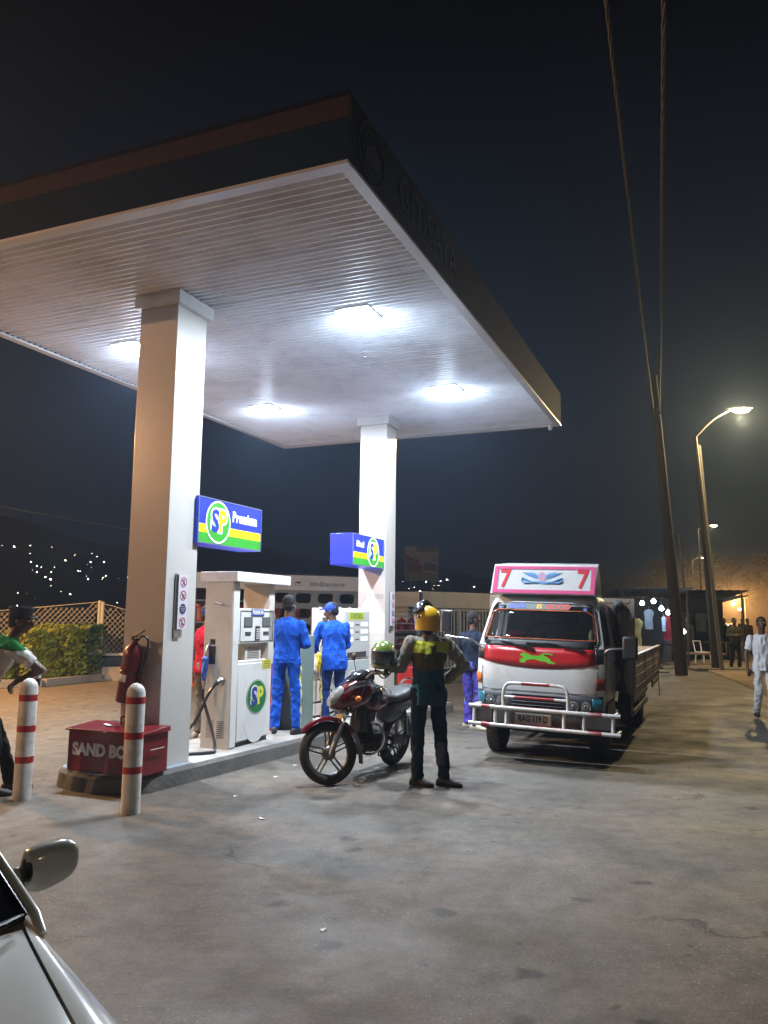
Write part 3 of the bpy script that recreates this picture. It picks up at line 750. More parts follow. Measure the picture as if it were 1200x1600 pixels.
def torso_rings(J, g, z0=-.06, z1=1.0, n=20, bulge=1.0):
    hip = V(J['hip']); nk = V(J['neck']); ax0 = (V(J['hr']) - V(J['hl'])).normalized(); ax1 = (V(J['sr']) - V(J['sl'])).normalized()
    sp = (nk - hip)
    prof = [(-.34, .155, .12), (-.2, .168, .125), (-.06, .17, .125), (.08, .158, .115), (.28, .145, .105), (.5, .158, .115), (.7, .178, .122), (.85, .178, .112), (.94, .118, .085), (1.0, .07, .062)]
    rings = []
    def at(t):
        for i in range(len(prof) - 1):
            if prof[i][0] <= t <= prof[i + 1][0]:
                k = (t - prof[i][0]) / (prof[i + 1][0] - prof[i][0]); return [prof[i][1] + (prof[i + 1][1] - prof[i][1]) * k, prof[i][2] + (prof[i + 1][2] - prof[i][2]) * k]
        return prof[-1][1:]
    ts = [z0 + (z1 - z0) * i / 12 for i in range(13)]
    for t in ts:
        c = hip + sp * t; k = max(0, min(1, t)); ax = (ax0 * (1 - k) + ax1 * k).normalized(); fw = sp.normalized().cross(ax).normalized()
        rx, ry = at(t); rx += g; ry += g
        rings.append([c + ax * rx * cos(a) + fw * ry * sin(a) for a in [2 * pi * i / n for i in range(n)]])
    return rings
def limb(m, pts, rs, n=12):
    for i in range(len(pts) - 1): m.caps(pts[i], pts[i + 1], rs[i], rs[i + 1], n)
def person(label, loc, rz, J=None, scale=1.0, vox=.009, shirt='#888', sleeve='long', trousers='#333', shoes=None, hair=True, grp=None, zone=None, smats=None, tmats=None, tzone=None, hem=-.16, fat=1.0, slack=1.0, curl=.6, skin=None):
    P = dict(DEF); P.update(J or {})
    t = thing('person', label, 'person', loc, rz, grp); t.scale = (scale,) * 3
    sk = skin or SKIN
    m = MB()
    m.loft(torso_rings(P, -.02 * fat, -.06, 1.0))
    m.caps(V(P['neck']) - V((0, 0, .05)), P['head'], .058, .052)
    hd = V(P['head']); fc = V(P['face']).normalized(); rt = fc.cross(V((0, 0, 1))).normalized(); up = rt.cross(fc)
    R = Matrix((rt, fc, up)).transposed()
    def hp(x, y, z): return hd + R @ V((x, y, z))
    m.sph(hp(0, -.008, .035), (.074, .094, .092), 18, 12, R)
    m.sph(hp(0, .028, -.03), (.058, .064, .075), 16, 10, R)
    m.sph(hp(0, .052, -.078), (.03, .028, .026), 12, 8, R)
    m.caps(hp(0, .088, .012), hp(0, .108, -.022), .011, .018, 10)
    m.sph(hp(0, .088, -.052), (.027, .012, .012), 12, 8, R)
    for sx in (-1, 1):
        m.sph(hp(.076 * sx, -.01, -.005), (.01, .022, .032), 10, 8, R); m.sph(hp(.032 * sx, .082, .034), (.026, .012, .009), 10, 8, R)
    for sd, k in (('l', -1), ('r', 1)):
        limb(m, [P['s' + sd], P['e' + sd], P['w' + sd]], [.05, .038, .026])
        e, w = V(P['e' + sd]), V(P['w' + sd]); m.caps(e + (w - e) * .1, e + (w - e) * .45, .038, .036)
        hand(m, P['w' + sd], P['f' + sd], k, curl)
        limb(m, [P['h' + sd], P['k' + sd], P['a' + sd]], [.078, .052, .037])
        tt = V(P['t' + sd]); tt = V((tt.x, tt.y, 0)).normalized(); a = V(P['a' + sd])
        m.caps(a + V((0, 0, -.035)) - tt * .03, a + tt * .13 + V((0, 0, -.045)), .03, .026)
    body = put('body', remesh(m, vox, 3, mats=[sk], name='body'), t)
    if vox < .012:
        q = MB()
        for sx in (-1, 1): q.sph(hp(.032 * sx, .079, .014), (.013, .011, .008), 10, 6, R)
        q.build('eyes', EYEM, t)
    # shirt
    sh = MB(); gp = .014 * slack
    sh.loft(torso_rings(P, gp, hem, .985))
    nk = V(P['neck']); sh.torus(FR(nk + V((0, -.004, .0)), (1, 0, 0), (0, 1, -.2)), .066, .014, 20, 8)
    for sd in 'lr':
        s_, e, w = V(P['s' + sd]), V(P['e' + sd]), V(P['w' + sd])
        sh.caps(nk - V((0, 0, .07)), s_, .06, .062)
        if sleeve == 'long': limb(sh, [s_, e, e + (w - e) * .93], [.064, .052 * slack, .041 * slack])
        elif sleeve == 'short': sh.tube([s_, s_ + (e - s_) * .5, s_ + (e - s_) * .72], [.066, .062, .064], 14); sh.sph(s_, .066)
        elif sleeve == 'vest': sh.sph(s_, .07)
    sm = smats or [cloth('shirt_' + shirt, shirt)]
    put('shirt', remesh(sh, vox, 2, .026, 8, .5, sm, zone, 'shirt'), t)
    # trousers
    tr = MB(); gp = .012
    tr.loft(torso_rings(P, gp - .004, -.1, .1))
    for sd in 'lr':
        h_, k_, a_ = V(P['h' + sd]), V(P['k' + sd]), V(P['a' + sd])
        tr.caps(h_ + V((0, 0, -.0)), h_ + (k_ - h_) * .5, .098, .084); limb(tr, [h_ + (k_ - h_) * .5, k_], [.084, .07]); 
        e_ = k_ + (a_ - k_) * .93; tr.caps(k_, e_, .07, .062); tr.caps(e_, e_ + V((0, 0, -.012)), .064, .066)
    tm = tmats or [cloth('trousers_' + trousers, trousers)]
    put('trousers', remesh(tr, vox, 3, .022, 7.5, .8, tm, tzone, 'trousers'), t)
    # shoes
    so = shoes or SHOE
    for sd in 'lr':
        a = V(P['a' + sd]); tt = V(P['t' + sd]); tt = V((tt.x, tt.y, 0)).normalized(); sd_ = V((tt.y, -tt.x, 0)); z0 = a.z - .08
        q = MB(); rings = []
        for (u, hw, hh) in ((-.085, .022, .05), (-.07, .034, .075), (-.03, .038, .1), (.03, .038, .098), (.08, .044, .07), (.13, .046, .055), (.17, .036, .042), (.187, .015, .03)):
            c = V((a.x, a.y, z0)) + tt * u
            rings.append([c + sd_ * (hw * cos(b)) + V((0, 0, hh * .5 + hh * .5 * (sin(b) if sin(b) > 0 else max(sin(b) * 1.6, -1)))) for b in [2 * pi * i / 14 for i in range(14)]])
        q.loft(rings); q.build('shoe', so, t, smooth=50)
    if hair:
        q = MB(); q.sph(hp(0, -.02, .05), (.081, .094, .09), 18, 12, R); q.sph(hp(0, -.05, .0), (.07, .06, .07), 14, 10, R)
        hm = remesh(q, vox, 2, .004, 40, 1, [HAIR], None, 'hair'); put('hair', hm, t)
    t['_hp'] = 0; del t['_hp']
    return t, P, hp, R
def cap_mesh(t, hp, R, m, brim=True, peaked=False):
    q = MB(); o = hp(0, 0, 0)
    q.M = Matrix.Translation(o) @ R.to_4x4()
    if peaked:
        q.loft([[(.088 * cos(a), -.008 + .104 * sin(a), .045) for a in [2 * pi * i / 24 for i in range(24)]], [(.09 * cos(a), -.008 + .106 * sin(a), .10) for a in [2 * pi * i / 24 for i in range(24)]], [(.098 * cos(a), -.006 + .114 * sin(a), .125) for a in [2 * pi * i / 24 for i in range(24)]], [(.09 * cos(a), -.006 + .104 * sin(a), .145) for a in [2 * pi * i / 24 for i in range(24)]]])
        q.sph((0, .095, .045), (.07, .055, .012), 16, 8)
    else:
        q.sph((0, -.008, .05), (.086, .104, .088), 20, 12)
        if brim: q.sph((0, .11, .058), (.066, .075, .012), 16, 8)
    return q.build('cap', m, t)

BLUEC = cloth('overall_blue', (.012, .085, .50), .22); HIVIS = mat('reflective_yellow', (.55, .6, .08), .45, var=.2, vscale=30); SILV = mat('reflective_silver', (.5, .5, .46), .4)
def stripe_zone(c):
    x = abs(c.x); d = x - (.165 - .02 * max(0, (.9 - c.z)))
    return 1 if d > .006 - .02 * max(0, .9 - c.z) and abs(c.y - .015) < .014 else (2 if d > .006 - .02 * max(0, .9 - c.z) and abs(c.y - .015) < .024 else 0)
CAPB = cloth('cap_blue', (.03, .08, .42), .1)
# attendant one: back to us, arms folded
FOLD = dict(el=(-.25, .02, 1.12), er=(.25, .02, 1.12), wl=(.0, .2, 1.15), wr=(.02, .24, 1.12), fl=(.1, .2, 1.17), fr=(-.08, .25, 1.14))
t1, P1, hp1, R1 = person('bareheaded attendant in blue overalls with yellow side stripes and folded arms, seen from behind', SL(-5.12, 9.06, .168) + Vector((0, 0, 0)), radians(-14),
    dict(FOLD, hl=(-.1, 0, .9), hr=(.1, 0, .9), al=(-.15, 0, .08), ar=(.15, -.01, .08), kl=(-.13, .02, .49), kr=(.13, .02, .49), tl=(-.35, 1, 0), tr=(.5, 1, 0)),
    scale=1.0, smats=[BLUEC], tmats=[BLUEC, HIVIS, SILV], tzone=stripe_zone, hem=-.02, slack=1.15)
q = MB(); q.tube(bez([hp1(.05, -.07, .0), hp1(.083, -.0, -.01), hp1(.07, .06, -.04)], 4), .005, 6); q.build('earpiece_cord', EYEM, t1)
# attendant two: blue cap, leaning
t2, P2, hp2, R2 = person('attendant in blue shirt and blue cap turned to the diesel pump with yellow nozzle', SL(-4.98, 10.12, .168), radians(24),
    dict(hip=(0, -.04, .9), neck=(.0, .02, 1.4), head=(-.02, .06, 1.54), face=(-.75, .7, -.15), sl=(-.17, .03, 1.34), sr=(.17, .0, 1.34), el=(-.25, .12, 1.1), er=(.23, .1, 1.08), wl=(-.16, .32, 1.0), wr=(.15, .3, .98), fl=(-.13, .4, 1.0), fr=(.12, .38, .98),
         hl=(-.09, -.04, .87), hr=(.09, -.04, .87), kl=(-.1, .06, .47), kr=(.1, .02, .48)),
    scale=1.0, smats=[BLUEC], tmats=[cloth('overall_dark_blue', (.02, .05, .2)), HIVIS, SILV], tzone=stripe_zone, hem=-.33, slack=1.3, hair=True)
cap_mesh(t2, hp2, R2, CAPB)
# red polo shirt and blue cap behind the pump
t3, P3, hp3, R3 = person('man in red polo shirt and blue cap partly hidden behind the premium pump', (-2.42, 11.0, 0), radians(-52),
    dict(el=(-.24, .02, 1.1), wl=(-.22, .14, .88), fl=(-.2, .2, .82), kl=(-.12, .02, .49)), scale=1.02, shirt='#a3162a', sleeve='short', trousers='#6b665c', shoes=mat('pale_shoe', (.45, .43, .4), .6))
cap_mesh(t3, hp3, R3, CAPB)
# white sleeve behind
t4, P4, hp4, R4 = person('man in white shirt hidden behind the premium pump, only sleeve and hand showing', SL(-5.75, 9.62, 0), radians(-30),
    dict(el=(-.25, .0, 1.12), er=(.26, .02, 1.1), wr=(.24, .16, .92), fr=(.22, .24, .9)), shirt='#c4ccdc', sleeve='long', trousers='#2c2f38')
# track trousers by the truck
def track_zone(c):
    d = abs(c.x) - (.16 - .02 * max(0, (.9 - c.z)))
    return 1 if d > -.004 - .02 * max(0, .9 - c.z) and abs(c.y - .01) < .024 else 0
t5, P5, hp5, R5 = person('man in navy top, purple striped track trousers and cream sandals beside the truck mirror', (1.37, 12.25, 0), radians(-40),
    dict(face=(.5, 1, .05), el=(-.25, .05, 1.12), er=(.24, .06, 1.12), wl=(-.14, .22, 1.0), wr=(.14, .24, 1.0), fl=(-.05, .26, 1.0), fr=(.05, .28, 1.0), al=(-.1, .02, .08), ar=(.12, -.12, .08), tl=(.9, .3, 0), tr=(.95, .1, 0)),
    scale=1.0, shirt='#1d2636', sleeve='long', tmats=[cloth('track_purple', (.09, .07, .38)), cloth('track_white', (.6, .6, .62))], tzone=track_zone, shoes=mat('cream_sandal', (.55, .5, .36), .6))
# man in white on the right
PH = mat('phone_black', (.01, .01, .012), .2)
SKW = cloth('shirt_white', (.58, .6, .64), .08)
t6, P6, hp6, R6 = person('man in white short sleeved shirt and white trousers walking along the right road edge', (6.42, 13.6, 0), radians(172),
    dict(face=(.12, 1, .18), hl=(-.09, 0, .9), kl=(-.1, .1, .5), al=(-.1, .02, .08), kr=(.1, .05, .49), ar=(.09, -.18, .12), er=(.27, .0, 1.1), wr=(.27, .06, .86), fr=(.26, .1, .78), el=(-.24, .0, 1.12), wl=(-.16, .26, 1.13), fl=(-.12, .34, 1.15)),
    scale=.985, smats=[SKW], sleeve='short', tmats=[cloth('trousers_white', (.55, .54, .5), .1)], shoes=SHOE, hem=-.2)
q = MB(); q.box(-.16, -.08, .33, .345, 1.12, 1.2); q.build('phone', PH, t6, .004)
# security guard leaning on the bollard
GRNC = cloth('guard_green', (.015, .14, .03)); WHC = cloth('guard_white', (.5, .49, .46), .08)
def guard_zone(c): return 1 if (abs(c.x) < .26 and c.z + abs(c.x) * .2 > 1.325) else 0
t7, P7, hp7, R7 = person('security guard in dark cap and white shirt with green shoulders leaning on a bollard', (-3.57, 7.56, 0), radians(-62),
    dict(hip=(0, -.16, .93), hl=(-.09, -.16, .91), hr=(.09, -.16, .91), neck=(.0, .06, 1.385), head=(.0, .14, 1.53), face=(.28, 1, -.06), sl=(-.175, .06, 1.33), sr=(.175, .06, 1.31), kl=(-.1, .02, .5), kr=(.11, -.02, .5), al=(-.1, .16, .08), ar=(.12, -.02, .08),
         er=(.22, .32, 1.10), wr=(.1, .14, 1.0), fr=(.06, .08, .94), el=(-.2, .38, 1.06), wl=(.02, .33, 1.04), fl=(.1, .3, 1.0)),
    scale=1.02, smats=[WHC, GRNC], zone=guard_zone, sleeve='short', trousers='#15171c', hem=-.1, curl=.75)
cap_mesh(t7, hp7, R7, cloth('cap_charcoal', (.03, .035, .045)), peaked=True)
q = MB(); q.sph((.17, -.12, .86), (.04, .1, .13), 12, 8); q.build('pouch', cloth('pouch_dark', '#14161a'), t7)
q = MB(); q.loft(torso_rings(P7, .02, -.03, .02)); q.build('belt', BLACKP, t7)
# people further up the street
WALK = dict(kl=(-.1, .12, .5), al=(-.09, .1, .1), ar=(.09, -.2, .12), kr=(.1, .05, .49))
for lab, lc, rz, sh_, tr_, JJ in (
    ('man with folded arms walking towards us past the lamp post, dark waistcoat', (12.1, 27.6, 0), 176, '#3c3a30', '#141518', dict(WALK, **FOLD)),
    ('dim figure in dark clothes walking left of the man with folded arms', (14.4, 34.2, 0), 165, '#1a1a20', '#2a2622', WALK),
    ('dim figure walking just behind the man with folded arms', (15.6, 36.6, 0), 180, '#33302c', '#1c1a18', WALK),
    ('dim figure with dark hair behind the man in white on the right', (17.3, 38.0, 0), 180, '#4a2a20', '#1c1a18', WALK),
    ('dim figure standing among the stalls between the two poles', (12.6, 33.0, 0), 20, '#3a3c34', '#23252a', {}),
    ('dim figure of a stall keeper under the bright bulbs', (9.75, 30.6, 0), 200, '#1a1d24', '#15161a', {}),
    ('dim figure standing beside the wooden pole near the chair', (11.9, 31.4, 0), 150, '#2b2d30', '#1a1b20', {})):
    person(lab, lc, radians(rz), JJ, vox=.022, shirt=sh_, trousers=tr_, sleeve='long', fat=.8)

# ------------------------------------------------------------------ motorcycle
MRED = mat('moto_maroon', (.12, .005, .009), .18, var=.08, coat=.8); MBLK = mat('moto_black', (.012, .012, .014), .2, var=.2, coat=.5); MGREY = mat('moto_grey', (.10, .10, .11), .28, .3, var=.15, coat=.4)
MSEAT = mat('moto_seat', (.03, .034, .038), .42, var=.2, bump=.15, bscale=90); MALLOY = mat('moto_alloy', (.16, .155, .15), .42, .8, var=.2, vscale=14); MSIL = mat('moto_silver', (.42, .42, .43), .28, .6)
AMB = mat('amber_lens', (.6, .16, .01), .2, emit=(.5, .12, .0), estr=.12); HGL = mat('headlamp_glass', (.34, .36, .36), .08, .2, var=.1, coat=1)
mrot = atan2(-.85, -.52)
moto = thing('motorcycle', 'parked maroon and black motorcycle with alloy wheels and half fairing in front of the pumps', 'motorcycle', (.12, 9.2, 0), rot=(radians(-7), 0, mrot))
WB = 1.27
DR = V((-sin(radians(27)), 0, cos(radians(27))))
S0 = V((WB - .045, 0, .3))
ST = Matrix.Translation(S0) @ Matrix.Rotation(radians(-36), 4, DR) @ Matrix.Translation(-S0)
def loftx(m, rows, n=16, pw=.8):
    rings = []
    for x, hw, zl, zh in rows:
        c = (zl + zh) / 2; hh = (zh - zl) / 2; r = []
        for i in range(n):
            a = 2 * pi * i / n; ca, sa = cos(a), sin(a)
            r.append((x, hw * abs(ca) ** pw * (1 if ca > 0 else -1), c + hh * abs(sa) ** pw * (1 if sa > 0 else -1)))
        rings.append(r)
    m.loft(rings)
def wheel(parent, cx, r, tw, M=None, spokes=5):
    B = (M or Matrix()) @ Matrix.Translation((cx, 0, r)) @ Matrix.Rotation(pi / 2, 4, 'X')
    q = MB(); q.M = B; q.torus(Matrix(), r - tw * .55, tw * .55, 56, 12, .92)
    w = q.build('wheel', RUBBER, parent)
    q = MB(); q.M = B; ri = r - tw * 1.05
    prof = [(ri + .008, -.03), (ri + .012, -.024), (ri - .004, -.018), (ri - .012, 0), (ri - .004, .018), (ri + .012, .024), (ri + .008, .03), (ri + .016, .03), (ri + .02, 0), (ri + .016, -.03)]
    q.loft([[V((p[0] * cos(a), p[0] * sin(a), p[1])) for p in prof] for a in [2 * pi * i / 48 for i in range(48)]], False, True)
    q.build('rim', MALLOY, w)
    q = MB(); q.M = B
    for k in range(spokes):
        a = 2 * pi * k / spokes + .3
        for s in (-1, 1):
            b = a + s * .10
            p0 = V((.05 * cos(a + s * .5), .05 * sin(a + s * .5), 0)); p1 = V(((ri - .006) * cos(b), (ri - .006) * sin(b), 0))
            q.bar(p0, p1, .013, .02)
    q.build('spokes', MALLOY, w)
    q = MB(); q.M = B; q.lathe([(0, -.055), (.03, -.055), (.062, -.04), (.068, -.03), (.068, .03), (.062, .04), (.03, .055), (0, .055)], n=24); q.build('hub', MALLOY, w)
    return w
wheel(moto, WB, .305, .088, ST); wheel(moto, 0, .305, .1)
q = MB(); q.M = ST
for sy in (-1, 1):
    off = V((.045, 0, .02)); base = V((WB, sy * .085, .3)); top = base + DR * .64
    q.m = 0; q.cyl(base - DR * .03, base + DR * .3, .024, .022, 14); q.m = 1; q.cyl(base + DR * .3, top, .0155, n=12)
q.m = 2; 
for t_ in (.44, .62):
    c = V((WB, 0, .3)) + DR * t_; q.box(c.x - .055, c.x + .03, -.11, .11, c.z - .015, c.z + .015)
q.m = 0; q.cyl((WB, -.1, .3), (WB, .1, .3), .012)
q.build('front_fork', [MALLOY, CHROME, DGREY], moto)
q = MB(); q.M = ST; R_ = .345; n = 20; rings = []
for i in range(n + 1):
    a = radians(148) - radians(108) * i / n + radians(0)
    hw = .058 * (1 - .35 * abs(i / n - .5) ** 2 * 4)
    c = V((WB + R_ * cos(a), 0, .305 + R_ * sin(a))); ir = V((cos(a), 0, sin(a)))
    ring = [c + V((0, hw, 0)) - ir * .03, c + V((0, hw * .75, 0)), c + V((0, 0, 0)) + ir * .014, c + V((0, -hw * .75, 0)), c + V((0, -hw, 0)) - ir * .03, c + V((0, -hw * .7, 0)) - ir * .006, c - V((0, 0, 0)) + ir * .006, c + V((0, hw * .7, 0)) - ir * .006]
    rings.append(ring)
q.loft(rings); q.build('front_mudguard', MRED, moto)
q = MB(); q.M = ST; rings = []
for i in range(11):
    a = radians(148) + radians(52) * i / 10; R2_ = R_ + .01 + .035 * (i / 10) ** 3; hw = .055 - .01 * i / 10
    c = V((WB + R2_ * cos(a), 0, .305 + R2_ * sin(a))); ir = V((cos(a), 0, sin(a)))
    rings.append([c + V((0, hw, 0)) - ir * .02, c + V((0, 0, 0)) + ir * .008, c + V((0, -hw, 0)) - ir * .02, c - ir * .004])
q.loft(rings); q.build('mud_flap', BLACKP, moto)
# fairing with headlamp turns with the fork
def SP(x, y, z): return ST @ V((x, y, z))
q = MB(); q.M = ST; loftx(q, [(.78, .10, .80, .98), (.86, .135, .74, 1.02), (.96, .15, .70, 1.03), (1.06, .14, .69, .985), (1.14, .11, .70, .915), (1.20, .07, .72, .83), (1.225, .02, .75, .79)], 18, .85)
put('fairing', remesh(q, .008, 3, mats=[MRED], name='fairing'), moto)
q = MB(); q.M = ST; loftx(q, [(1.05, .115, .745, .955), (1.12, .112, .74, .945), (1.19, .085, .745, .895), (1.235, .055, .755, .83)], 14, .75); q.build('headlamp', HGL, moto)
q = MB(); q.M = ST
for sy in (-1, 1): q.add([SP(0, 0, 0) * 0 + V(p) for p in ((.80, sy * .118, .93), (.9, sy * .152, .93), (1.03, sy * .155, .90), (1.12, sy * .125, .86), (1.03, sy * .15, .95), (.9, sy * .146, .985), (.8, sy * .12, .985))], [(0, 1, 2, 3, 4, 5, 6)])
q.build('fairing_panel', MSIL, moto)
q = MB(); q.M = ST; loftx(q, [(.74, .09, .97, 1.10), (.84, .115, .97, 1.115), (.95, .11, .96, 1.075), (1.04, .085, .95, 1.01), (1.1, .03, .94, .96)], 14, .9); q.build('windscreen', mat('smoke_screen', (.02, .02, .025), .08, coat=1), moto)
q = MB(); q.M = ST
for sy in (-1, 1): q.cyl((1.0, sy * .13, .8), (1.0, sy * .2, .8), .012); q.m = 1; q.sph((1.0, sy * .215, .8), (.035, .028, .028), 12, 8); q.m = 0
q.build('indicator', [BLACKP, AMB], moto)
q = MB(); q.M = ST; q.box(1.12, 1.128, -.09, .09, .585, .675); q.build('number_plate', mat('plate_beige', (.5, .45, .3), .5), moto)
q = MB(); q.M = ST; HB = [(.74, -.36, 1.03), (.80, -.22, 1.06), (.87, -.1, 1.0), (.87, .1, 1.0), (.80, .22, 1.06), (.74, .36, 1.03)]
q.tube(bez(HB, 5), .012, 10); q.build('handlebar', CHROME, moto)
q = MB(); q.M = ST
for sy in (-1, 1):
    q.cyl((.772, sy * .27, 1.046), (.735, sy * .38, 1.025), .018, n=12); q.box(.77, .83, sy * .25 - .025, sy * .25 + .025, 1.03, 1.075)
    q.tube([(.83, sy * .24, 1.05), (.82, sy * .34, 1.04), (.80, sy * .4, 1.02)], .006, 6)
q.build('grip', BLACKP, moto)
q = MB(); q.M = ST
for sy in (-1, 1):
    q.tube(bez([(.80, sy * .23, 1.06), (.79, sy * .27, 1.16), (.78, sy * .31, 1.24)], 4), .006, 6); q.sph((.775, sy * .33, 1.28), (.016, .055, .04), 14, 10)
q.tube(bez([(.98, .06, .7), (.93, .16, .85), (.86, .14, .98), (.8, .2, 1.04)], 5), .006, 6); q.tube(bez([(1.0, -.06, .66), (.94, -.16, .85), (.86, -.14, 1.0), (.8, -.2, 1.04)], 5), .006, 6)
q.build('mirror', BLACKP, moto)
q = MB(); q.box(.70, .86, -.085, .085, .46, .80); q.box(.62, .8, -.1, .1, .56, .70); q.build('inner_shroud', BLACKP, moto, .03)
# tank, seat, panels
q = MB(); loftx(q, [(.36, .06, .70, .80), (.42, .115, .68, .86), (.52, .15, .66, .93), (.64, .165, .64, .965), (.74, .155, .66, .955), (.82, .11, .70, .90), (.86, .05, .74, .84)], 20, .85)
put('tank', remesh(q, .009, 3, mats=[MBLK, MRED], zone=lambda c: 1 if c.z < .80 and c.x > .5 else 0, name='tank'), moto)
q = MB(); q.tube(bez([(.40, .12, .85), (.5, .135, .915), (.62, .14, .945), (.74, .125, .93)], 5), .005, 6); q.cyl((.62, 0, .96), (.62, 0, .975), .03); q.build('tank_trim', CHROME, moto)
q = MB(); loftx(q, [(-.30, .08, .80, .865), (-.24, .12, .79, .885), (-.05, .135, .77, .875), (.12, .14, .745, .84), (.26, .125, .73, .82), (.38, .085, .73, .83), (.43, .03, .74, .81)], 16, .7)
put('seat', remesh(q, .010, 2, mats=[MSEAT], name='seat'), moto)
q = MB(); loftx(q, [(-.40, .05, .74, .80), (-.3, .10, .70, .80), (-.1, .125, .64, .775), (.08, .125, .56, .755), (.24, .115, .50, .74), (.34, .09, .5, .72), (.4, .04, .55, .7)], 16, .75)
put('side_panel', remesh(q, .010, 2, mats=[MGREY], name='side_panel'), moto)
q = MB(); q.text('sport', .07, FR((.1, .13, .67), (-1, 0, .12), (0, 0, 1)), .002, .001, 1, .3); q.build('lettering', MSIL, moto)
q = MB(); q.box(-.46, -.40, -.07, .07, .72, .79); q.build('tail_lamp', mat('tail_red', (.35, .01, .01), .2), moto, .01)
q = MB(); q.tube(bez([(-.1, .13, .82), (-.3, .14, .9), (-.42, .1, .92), (-.42, -.1, .92), (-.3, -.14, .9), (-.1, -.13, .82)], 5), .011, 8); q.build('grab_rail', CHROME, moto)
q = MB(); q.sph((.52, 0, .34), (.16, .13, .12), 16, 10); q.box(.36, .62, -.11, .11, .26, .44); q.cyl((.62, 0, .38), (.74, 0, .56), .075, .07, 16)
for k in range(8): 
    c0 = V((.62, 0, .38)).lerp(V((.74, 0, .56)), k / 7); d_ = V((.12, 0, .18)).normalized() * .004; q.cyl(c0 - d_, c0 + d_, .1, n=16)
q.cyl((.5, .11, .34), (.5, .15, .34), .085, .075, 20); q.cyl((.5, -.11, .34), (.5, -.15, .34), .085, .075, 20)
q.build('engine', mat('engine_dark', (.045, .045, .048), .42, .5, var=.3, vscale=12, dirt='#3c352c', dirt_amt=.4, dscale=8), moto, .01)
q = MB(); q.tube([(.86, 0, .82), (.84, 0, .5), (.76, 0, .24), (.3, 0, .24), (.2, 0, .5), (.0, .06, .7), (-.3, .06, .74)], .018, 8); q.tube([(.82, 0, .78), (.4, 0, .7), (.1, 0, .7)], .018, 8); q.tube([(.25, .05, .34), (0, .09, .3)], .02, 8); q.tube([(.25, -.05, .34), (0, -.09, .3)], .02, 8); q.build('frame', BLACKP, moto)
q = MB(); q.tube(bez([(.77, .06, .62), (.80, .16, .585), (.74, .235, .55), (.66, .24, .38), (.7, .16, .26), (.74, .04, .24)], 5), .0125, 8); q.tube(bez([(.77, -.06, .62), (.80, -.16, .585), (.74, -.235, .55), (.66, -.24, .38), (.7, -.16, .26), (.74, -.04, .24)], 5), .0125, 8); q.build('crash_guard', CHROME, moto)
q = MB(); q.tube(bez([(.76, -.07, .5), (.8, -.12, .3), (.6, -.15, .2), (.3, -.15, .24), (.0, -.16, .3), (-.3, -.17, .36)], 5), [.018] * 15 + [.03] * 11, 12); q.build('exhaust', CHROME, moto)
q = MB(); q.bar((.25, .115, .33), (-.02, .115, .32), .02, .09); q.sph((0, .115, .31), (.07, .014, .07), 14, 8); q.build('chain_cover', BLACKP, moto, .006)
q = MB()
for sy in (-1, 1): q.cyl((-.03, sy * .12, .32), (.06, sy * .12, .64), .014); q.m = 1; q.tube([(-.03 + .09 * t_, sy * .12 + .028 * cos(t_ * 44), .36 + .25 * t_ + .028 * sin(t_ * 44)) for t_ in [k / 50 for k in range(51)]], .006, 5); q.m = 0
q.build('rear_shock', [BLACKP, MSIL], moto)
q = MB(); loftx(q, [(-.5, .06, .40, .42), (-.44, .07, .56, .59), (-.34, .075, .66, .70), (-.1, .08, .66, .70), (.12, .07, .62, .66)], 10); q.build('rear_mudguard', BLACKP, moto)
q = MB()
for sy in (-1, 1): q.cyl((.36, sy * .1, .3), (.36, sy * .26, .29), .014)
q.tube([(.36, .14, .25), (.5, .19, .2), (.56, .22, .21)], .008, 6); q.build('foot_peg', BLACKP, moto)
q = MB(); q.tube([(.33, .1, .26), (.28, .2, .1), (.26, .235, -.025)], .012, 8); q.box(.22, .3, .215, .26, -.04, -.025); q.build('side_stand', BLACKP, moto)
q = MB(); q.tube([(.2, -.1, .25), (.12, -.12, .1), (.12, .12, .1), (.2, .1, .25)], .012, 8); q.build('centre_stand', BLACKP, moto)

# ------------------------------------------------------------------ rider beside it
MW = Matrix.Translation(moto.location) @ Euler(moto.rotation_euler).to_matrix().to_4x4()
gripw = MW @ (ST @ V((.752, .325, 1.05)))
RL = V((.47, 8.17, 0)); RZ = radians(20)
RI = (Matrix.Translation(RL) @ Matrix.Rotation(RZ, 4, 'Z')).inverted()
gl = RI @ gripw
vest = [cloth('jacket_khaki', (.20, .19, .155), .15), cloth('vest_lime', (.45, .50, .05), .12), cloth('vest_olive', (.07, .065, .02), .2), cloth('vest_dark_teal', (.012, .05, .065), .25), cloth('vest_cyan', (.05, .28, .34), .2)]
def rider_zone(c):
    if abs(c.x) > .185 and c.z > .9 or c.z > 1.41: return 0
    if c.y > .16 and abs(c.x) > .17: return 0
    c = c + V((0, 0, .03 * noise.noise(c * 7)))
    if c.z > 1.29: return 1 if abs(c.x) > .05 - (1.42 - c.z) * .2 or c.z > 1.37 else 2
    if c.z > 1.12: return 2
    if c.x < -.145 and c.z < .97: return 4
    return 3
jeans = cloth('rider_jeans', (.012, .026, .045), .3); knee = cloth('rider_jeans_worn', (.05, .07, .11), .3)
wl = gl + V((.06, -.05, .04))
elb = V((-.27, .08, 1.15))
